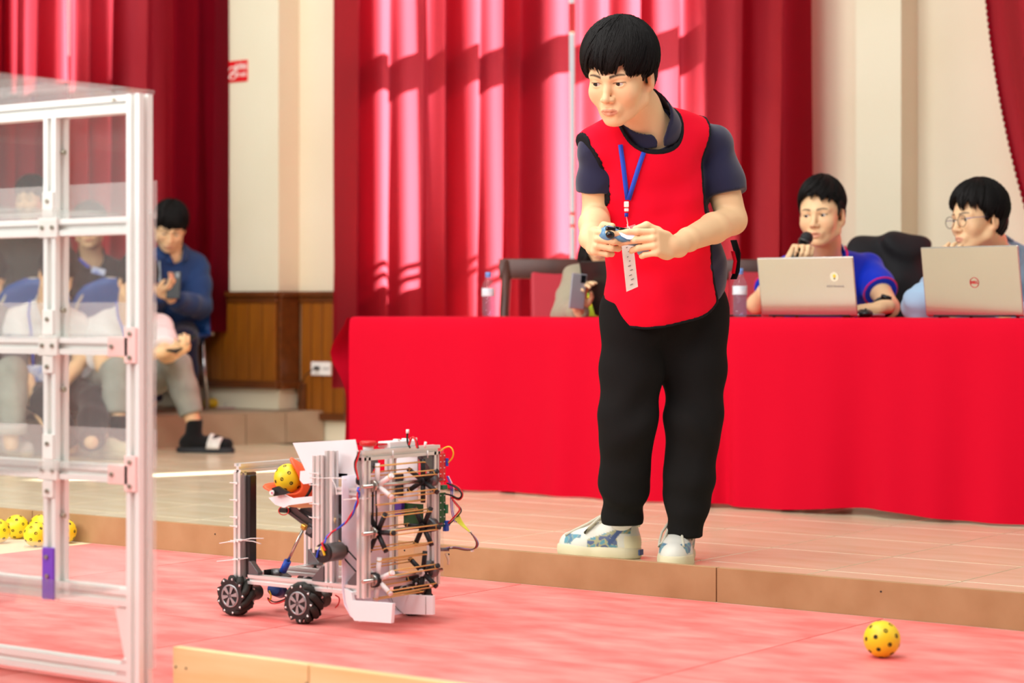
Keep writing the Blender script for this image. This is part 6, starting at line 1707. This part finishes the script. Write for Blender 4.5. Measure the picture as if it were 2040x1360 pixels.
tw_ = [onY(x, y, 3.535) for x, y in ((714, 975), (714, 992), (708, 1012), (694, 1036), (676, 1051), (660, 1060), (648, 1074), (642, 1088))]
tw_[-1] = onY(642, 1088, 3.495); tw_[-2] = onY(648, 1074, 3.51)
qs = tw_
for _ in range(2):
    n_ = [qs[0]]
    for a, b in zip(qs[:-1], qs[1:]): n_ += [a*.75+b*.25, a*.25+b*.75]
    qs = n_+[qs[-1]]
for k, m in ((0, M_wr), (PI, M_wb)):
    pts = []
    for i, p in enumerate(qs):
        for h in (0, .5):
            if i == len(qs)-1 and h: continue
            pp = p*(1-h)+(qs[i+1]*h if h else 0); t = (i+h)*.8+k; pts.append(pp+RV*.0024*math.cos(t)+FV*.0024*math.sin(t)+ZV*.0012*math.cos(t))
    MB().tube(pts, .0021, 6).build('motor_wire', m, R_)
wire([(642, 1086), (634, 1096), (631, 1110)], .0024, M_wb, plane=3.488); wire([(641, 1080), (644, 1090), (648, 1096)], .0022, M_wr, plane=3.488)
# white sheets
def plate(pts, Y, th, m, name, axis=V(0, 1, 0)): return MB().prism([onY(x, y, Y) for x, y in pts], axis*th).build(name, m, R_)
plate([(583, 882), (707, 875), (722, 947), (682, 952), (612, 945)], 3.60, .003, M_foam, 'upper_sheet')
XC = -3.082
rows = []
for k in range(12):
    z = .335-.25*k/8 if k <= 8 else None
    if k <= 8: rows.append([(XC, YN-.012+.16*j/6, z) for j in range(7)])
    else:
        a = (k-8)/3*PI/2; rows.append([(XC+.05*(1-math.cos(a)), YN-.012+.16*j/6, .085-.065*math.sin(a)) for j in range(7)])
MB().sheet(rows).build('chute_sheet', M_lilac, R_, solid=.0025)
plate([(686, 1172), (700, 1180), (702, 1196), (782, 1202), (779, 1241), (706, 1236), (697, 1222), (689, 1198)], 3.548, .010, M_foam, 'near_bumper')
pp = [onY(x, y, 3.548) for x, y in ((782, 1202), (779, 1241))]
plate([(772, 1182), (862, 1187), (862, 1224), (848, 1224), (790, 1222), (774, 1205)], 3.700, .008, M_foam, 'far_bumper')
MB().tube([onY(x, y, 3.698) for x, y in ((776, 1183), (784, 1202), (794, 1215), (803, 1222))], .0007, 5).build('crease', M_greyink, R_); MB().tube([onY(x, y, 3.698) for x, y in ((848, 1188), (848, 1224))], .0006, 5).build('crease', M_greyink, R_)
MB().box((X2+.05, YFAR-.018, .318), (.062, .003, .105)).build('inner_sheet', M_foam, R_)
# orange cup with the ball, strap, indicator, tray
bc_ = onY(572, 951, 3.625); axd = nrm(-RV*.80+ZV*.44-FV*.30); e1 = nrm(np.cross(axd, FV)); e2 = np.cross(axd, e1)
if e1[2] > 0: e1, e2 = -e1, -e2
cup0 = bc_-axd*.070; rows = []
for i in range(29):
    t = 2*PI*i/28; mouth = .068+.030*math.cos(2*t+.45)+.010*math.cos(t)
    rows.append([cup0+axd*(mouth*s+.0*s)+(e1*math.cos(t)+e2*math.sin(t))*(.0405*(.80+.20*min(1, s*2))+.004*s*s) for s in [k/9 for k in range(10)]])
MB().sheet(rows).build('ball_cup', M_org, R_, solid=.004)
MB().tube([cup0+axd*.020+(e1*math.cos(t)+e2*math.sin(t))*.041 for t in [k*2*PI/32 for k in range(32)]], .0045, 6, True).build('cup_strap', M_wk, R_)
MB().cyl(cup0-axd*.004, cup0+axd*.002, .036, n=24).build('cup_base', M_org, R_)
plate([(541, 972), (553, 968), (576, 981), (566, 985), (545, 988)], 3.575, .006, M_blk, 'sensor_clip')
q = onY(543, 981, 3.570); MB().cyl(q, q-V(0, .004, 0)-FV*.001, .0058, n=18).build('indicator_ring', M_ww, R_); MB().cyl(q-FV*.003, q-FV*.006, .0026, n=12).build('indicator', mat('indicator_pink', 'd02a70', .3), R_)
plate([(535, 991), (566, 985), (582, 992), (622, 988), (622, 1000), (575, 1006), (566, 1011), (548, 1005)], 3.585, .004, M_foam, 'tray'); plate([(570, 1008), (622, 998), (640, 1001), (640, 1008), (600, 1012)], 3.60, .02, mat('plywood', 'd8a878', .6), 'tray_support')
plate([(598, 938), (622, 936), (622, 962), (604, 964), (597, 956)], 3.575, .003, M_foam, 'side_plate')
MB().box(onY(567, 1016, 3.61), (.022, .014, .010)).build('servo', M_blk, R_)
rc_ = onY(565, 1017, 3.595); MB().tube([rc_+RV*.0115*math.cos(t)+ZV*.0095*math.sin(t) for t in [k*2*PI/20 for k in range(20)]], .0012, 5, True).build('wire', M_wr, R_)
# tilting arm and linear actuator
ext('tilt_arm', onY(576, 1012, 3.625), onY(640, 1060, 3.665), R_, .020, M_gun); ext('tilt_arm', onY(600, 1010, 3.66), onY(660, 1040, 3.70), R_, .018, M_gun)
pv = onY(622, 1056, 3.60); MB().box(pv, (.024, .016, .030), (0, .4, 0)).build('pivot_block', M_stark, R_, bevel=.003); MB().cyl(pv-V(0, .010, 0), pv+V(0, .008, 0), .0075, n=16).build('pivot_bearing', M_gun, R_)
a = onY(605, 1052, 3.615); b = onY(568, 1128, 3.62)
MB().cyl(a, b, .0036, n=12).build('actuator_rod', M_shaft, R_); d = nrm(b-a); MB().cyl(b-d*.016, b+d*.014, .0085, n=18).build('actuator_collar', M_pcbb, R_); MB().box(a-d*.004, (.014, .012, .012), (0, .4, 0)).build('rod_end', M_brass, R_, bevel=.002)
q = onY(552, 1143, 3.62); MB().cyl(q-ZV*.012, q+ZV*.012, .014, n=20).build('actuator_motor', M_gun, R_); MB().box(q-RV*.018-ZV*.001, (.006, .03, .024), (0, 0, 0)).build('actuator_plate', M_blk, R_); MB().box(q+RV*.016-ZV*.004, (.02, .03, .006), (0, .4, 0)).build('actuator_plate', M_blk, R_)
# emergency stop, top fittings
q = V(X3-.004, YN+.020, .396)
MB().cyl(q-ZV*.006, q+ZV*.006, .012, n=20).build('stop_base', M_ww, R_); MB().lathe([(0, .006), (.016, .006), (.019, .009), (.019, .014), (.016, .0165), (0, .0165)], 28, q).build('stop_button', M_pcbr, R_)
MB().box((X3-.045, YN+.085, .402), (.07, .060, .003)).build('top_plate', mat_clear('red_acrylic', 'e03048', .35, 'd82038'), R_)
MB().box((X3-.02, 3.70, .400), (.036, .090, .014)).build('white_bracket', M_ww, R_, bevel=.002)
for dy in (.0, .03, .06): MB().box((X3-.012, 3.69+dy, .4075), (.014, .010, .008)).build('connector', M_ww, R_, bevel=.001)
wire([(817, 892), (812, 882), (811, 870), (812, 862)], .0022, M_wk, plane=3.70); MB().cyl(onY(812, 863, 3.70), onY(812, 855, 3.70), .0036, n=8).build('plug', M_ww, R_)
wire([(815, 886), (818, 874), (823, 870), (828, 876), (831, 892)], .0026, M_wr, plane=3.70); wire([(826, 872), (830, 880), (833, 893)], .0022, M_wk, plane=3.705)
MB().cyl(onY(846, 892, 3.74), onY(848, 880, 3.74), .003, n=8).build('white_knob', M_ww, R_)
# zip ties
def tie(px, py, Y, w=.020, tail=None, name='zip_tie'):
    c = onY(px, py, Y); s = MB().tube([c+V(-w, -.0115, 0), c+V(w*.75, -.0115, .0), c+V(w*.9, .01, .001)], .0013, 5); s.box(c+V(w*.72, -.012, 0), (.005, .004, .005))
    if tail: s.tube([c+V(w*.7, -.012, 0)]+[onY(x, y, Y-.02) for x, y in tail], .0011, 5)
    s.build(name, M_ww, R_)
for y in (961, 995, 1029, 1047): tie(473, y, YN, .013)
tie(475, 1076, YN, .014, [(500, 1072), (525, 1072)]); tie(470, 1078, YN, .012, [(455, 1079), (437, 1082)]); tie(482, 1074, YN, .014, [(505, 1078), (520, 1083)]); tie(478, 1113, YN, .012, [(460, 1115), (432, 1118)]); tie(480, 1112, YN, .010, [(494, 1111)])
for y, t_ in ((942, None), (951, [(675, 952), (690, 955)]), (965, None), (1003, None), (1030, None)): tie(634, y, YN, .016, t_)
tie(722, 992, YN, .018, [(700, 994), (684, 995)]); wire([(660, 953), (668, 965), (671, 985)], .0012, M_ww, plane=3.55, name='zip_tie')
for px in (783, 852): MB().tube([onX(px, 897, X3+.0135), onX(px, 912, X3+.0135)], .0016, 5).build('zip_tie', M_ww, R_)
wire([(790, 912), (785, 925), (776, 940), (768, 950)], .0012, M_ww, plane=3.69)
# electronics
MB().box((X2-.01, 3.625, .345), (.03, .03, .020)).build('motor_driver', M_pcbb, R_, bevel=.002); MB().box((X2+.01, 3.615, .332), (.040, .03, .012)).build('motor_driver', M_pcbb, R_, bevel=.002); MB().box((X2+.02, 3.612, .336), (.014, .004, .008)).build('relay', M_wy, R_)
ext('inner_rail', (X2+.01, 3.61, .305), (X3-.05, 3.63, .310), R_, .016)
MB().box((X2+.005, 3.63, .27), (.05, .05, .05)).build('battery', M_stark, R_, bevel=.003); MB().cyl((X2+.03, 3.60, .262), (X2+.03, 3.63, .262), .020, n=22).build('inner_pulley', M_stark, R_)
MB().box((X2+.02, 3.60, .215), (.05, .035, .05), (0, .5, 0)).build('inner_motor', M_gun, R_, bevel=.004)
MB().box(onY(664, 1035, 3.57), (.012, .004, .012), (0, .4, 0)).build('connector', mat('connector_cream', 'ecd2a0', .5), R_)
ch = MB()
for i in range(18): ch.box((X2+.028, 3.735, .30-i*.009), (.008, .006, .0062))
ch.build('chain', M_stark, R_, kind='stuff')
MB().box((X2+.065, YFAR-.014, .232), (.056, .003, .052)).build('green_board', M_pcbg, R_); MB().box((X2+.03, YFAR-.02, .245), (.02, .014, .03)).build('relay', M_wp, R_, bevel=.001); MB().box((X2+.03, YFAR-.02, .30), (.02, .012, .05)).build('black_module', M_stark, R_, bevel=.001)
YP2 = YFAR+.026
MB().box((X3-.03, YP2, .235), (.085, .003, .30)).build('clear_plate', M_acr, R_)
for k, (z, h, m, n_) in enumerate(((.340, .066, M_pcbr, 'red_board'), (.244, .078, M_pcbg, 'green_board'))):
    o = MB().box((X3+.010, YP2-.002, z), (.004, .022, h)).build(n_, m, R_)
    for i in range(5):
        for dy in (-.008, .006): MB().cyl((X3+.0118, YP2-.002+dy, z-h*.42+i*h*.21), (X3+.0132, YP2-.002+dy, z-h*.42+i*h*.21), .0013, n=8).build('solder_point', M_ww, o)
MB().box((X3+.012, YP2+.012, .352), (.008, .006, .018)).build('terminal', M_pcbb, R_); MB().box((X3+.012, YP2+.010, .2), (.010, .012, .012)).build('screw_terminal', M_pcbb, R_, bevel=.001); MB().box((X3+.012, YP2+.012, .212), (.012, .014, .012)).build('screw_terminal', M_pcbb, R_, bevel=.001); MB().box((X3+.012, YP2+.010, .245), (.008, .008, .02)).build('terminal', M_wg, R_); MB().box((X3+.010, YP2+.004, .295), (.010, .018, .010)).build('terminal', M_wg, R_, bevel=.001)
YW2 = YP2+.012
wire([(878, 898), (888, 890), (898, 889), (904, 900), (902, 912), (893, 921)], .0015, M_wy, plane=YW2)
wire([(890, 962), (905, 968), (916, 976), (921, 986), (914, 994), (900, 986), (884, 983)], .0020, M_wk, plane=YW2); wire([(892, 961), (908, 966), (919, 975), (923, 987), (915, 997), (902, 990)], .0018, M_wr, plane=YW2+.004)
for k, dx in enumerate((0, 3, 6)): wire([(890+dx*.6, 948), (896+dx, 965), (899+dx, 975), (897+dx, 1000), (900+dx, 1025), (906+dx, 1040)], .0010, (M_wp, M_wb, M_ww)[k], plane=YW2+.003*k)
wire([(899, 990), (908, 1004), (918, 1014), (908, 1026), (893, 1042)], .0020, M_wr, plane=YW2); wire([(900, 992), (912, 1006), (921, 1016), (912, 1028), (896, 1043)], .0016, M_wk, plane=YW2+.004)
for k in range(5): wire([(906+k*1.6, 1034-k*3), (918+k, 1046-k), (937, 1060)], .0013, mat('wire_lemon', 'd8d42c', .45), plane=YW2+.002*k)
for k, m in enumerate((M_wk, M_wr, M_wg, M_wp)): wire([(937, 1060), (944+k, 1070), (950+k*1.4, 1082), (946+k, 1093), (930, 1097-k), (905, 1091-k), (882, 1095-k)], .0011, m, plane=YW2+.002*k)
for x_, y_ in ((937, 1060), (941, 1096), (900, 1091)): MB().box(onY(x_, y_, YW2+.003), (.005, .006, .005)).build('zip_tie', M_ww, R_)
q = onY(888, 1094, YW2); MB().cyl(q-RV*.014, q+RV*.008, .0042, n=10).build('cable_sleeve', mat('sleeve_grey', '6f6a72', .6), R_)
wire([(888, 1102), (894, 1114), (893, 1124)], .0034, mat('tape_tan', 'e6c8a6', .6), plane=YW2, name='tape')
wire([(714, 900), (712, 908), (706, 922), (708, 938), (713, 950), (715, 966)], .0022, M_wk, plane=3.545); wire([(717, 897), (713, 912), (708, 926), (711, 940), (714, 955)], .0018, M_wr, plane=3.542)
MB().ball(onY(712, 957, 3.545), (.004, .004, .009), 10, 8).build('cable_joint', M_wk, R_); MB().cyl(onY(714, 970, 3.543), onY(714, 985, 3.543), .0028, n=8).build('cable_sleeve', M_wb, R_)
# the ball in the cup is a thing of its own
t = copy_tree(b0, None, bc_-axd*.004, (.9, .4, .2)); t['label'] = 'yellow perforated ball sitting in the orange cup of the robot'; t.scale = (.92,)*3
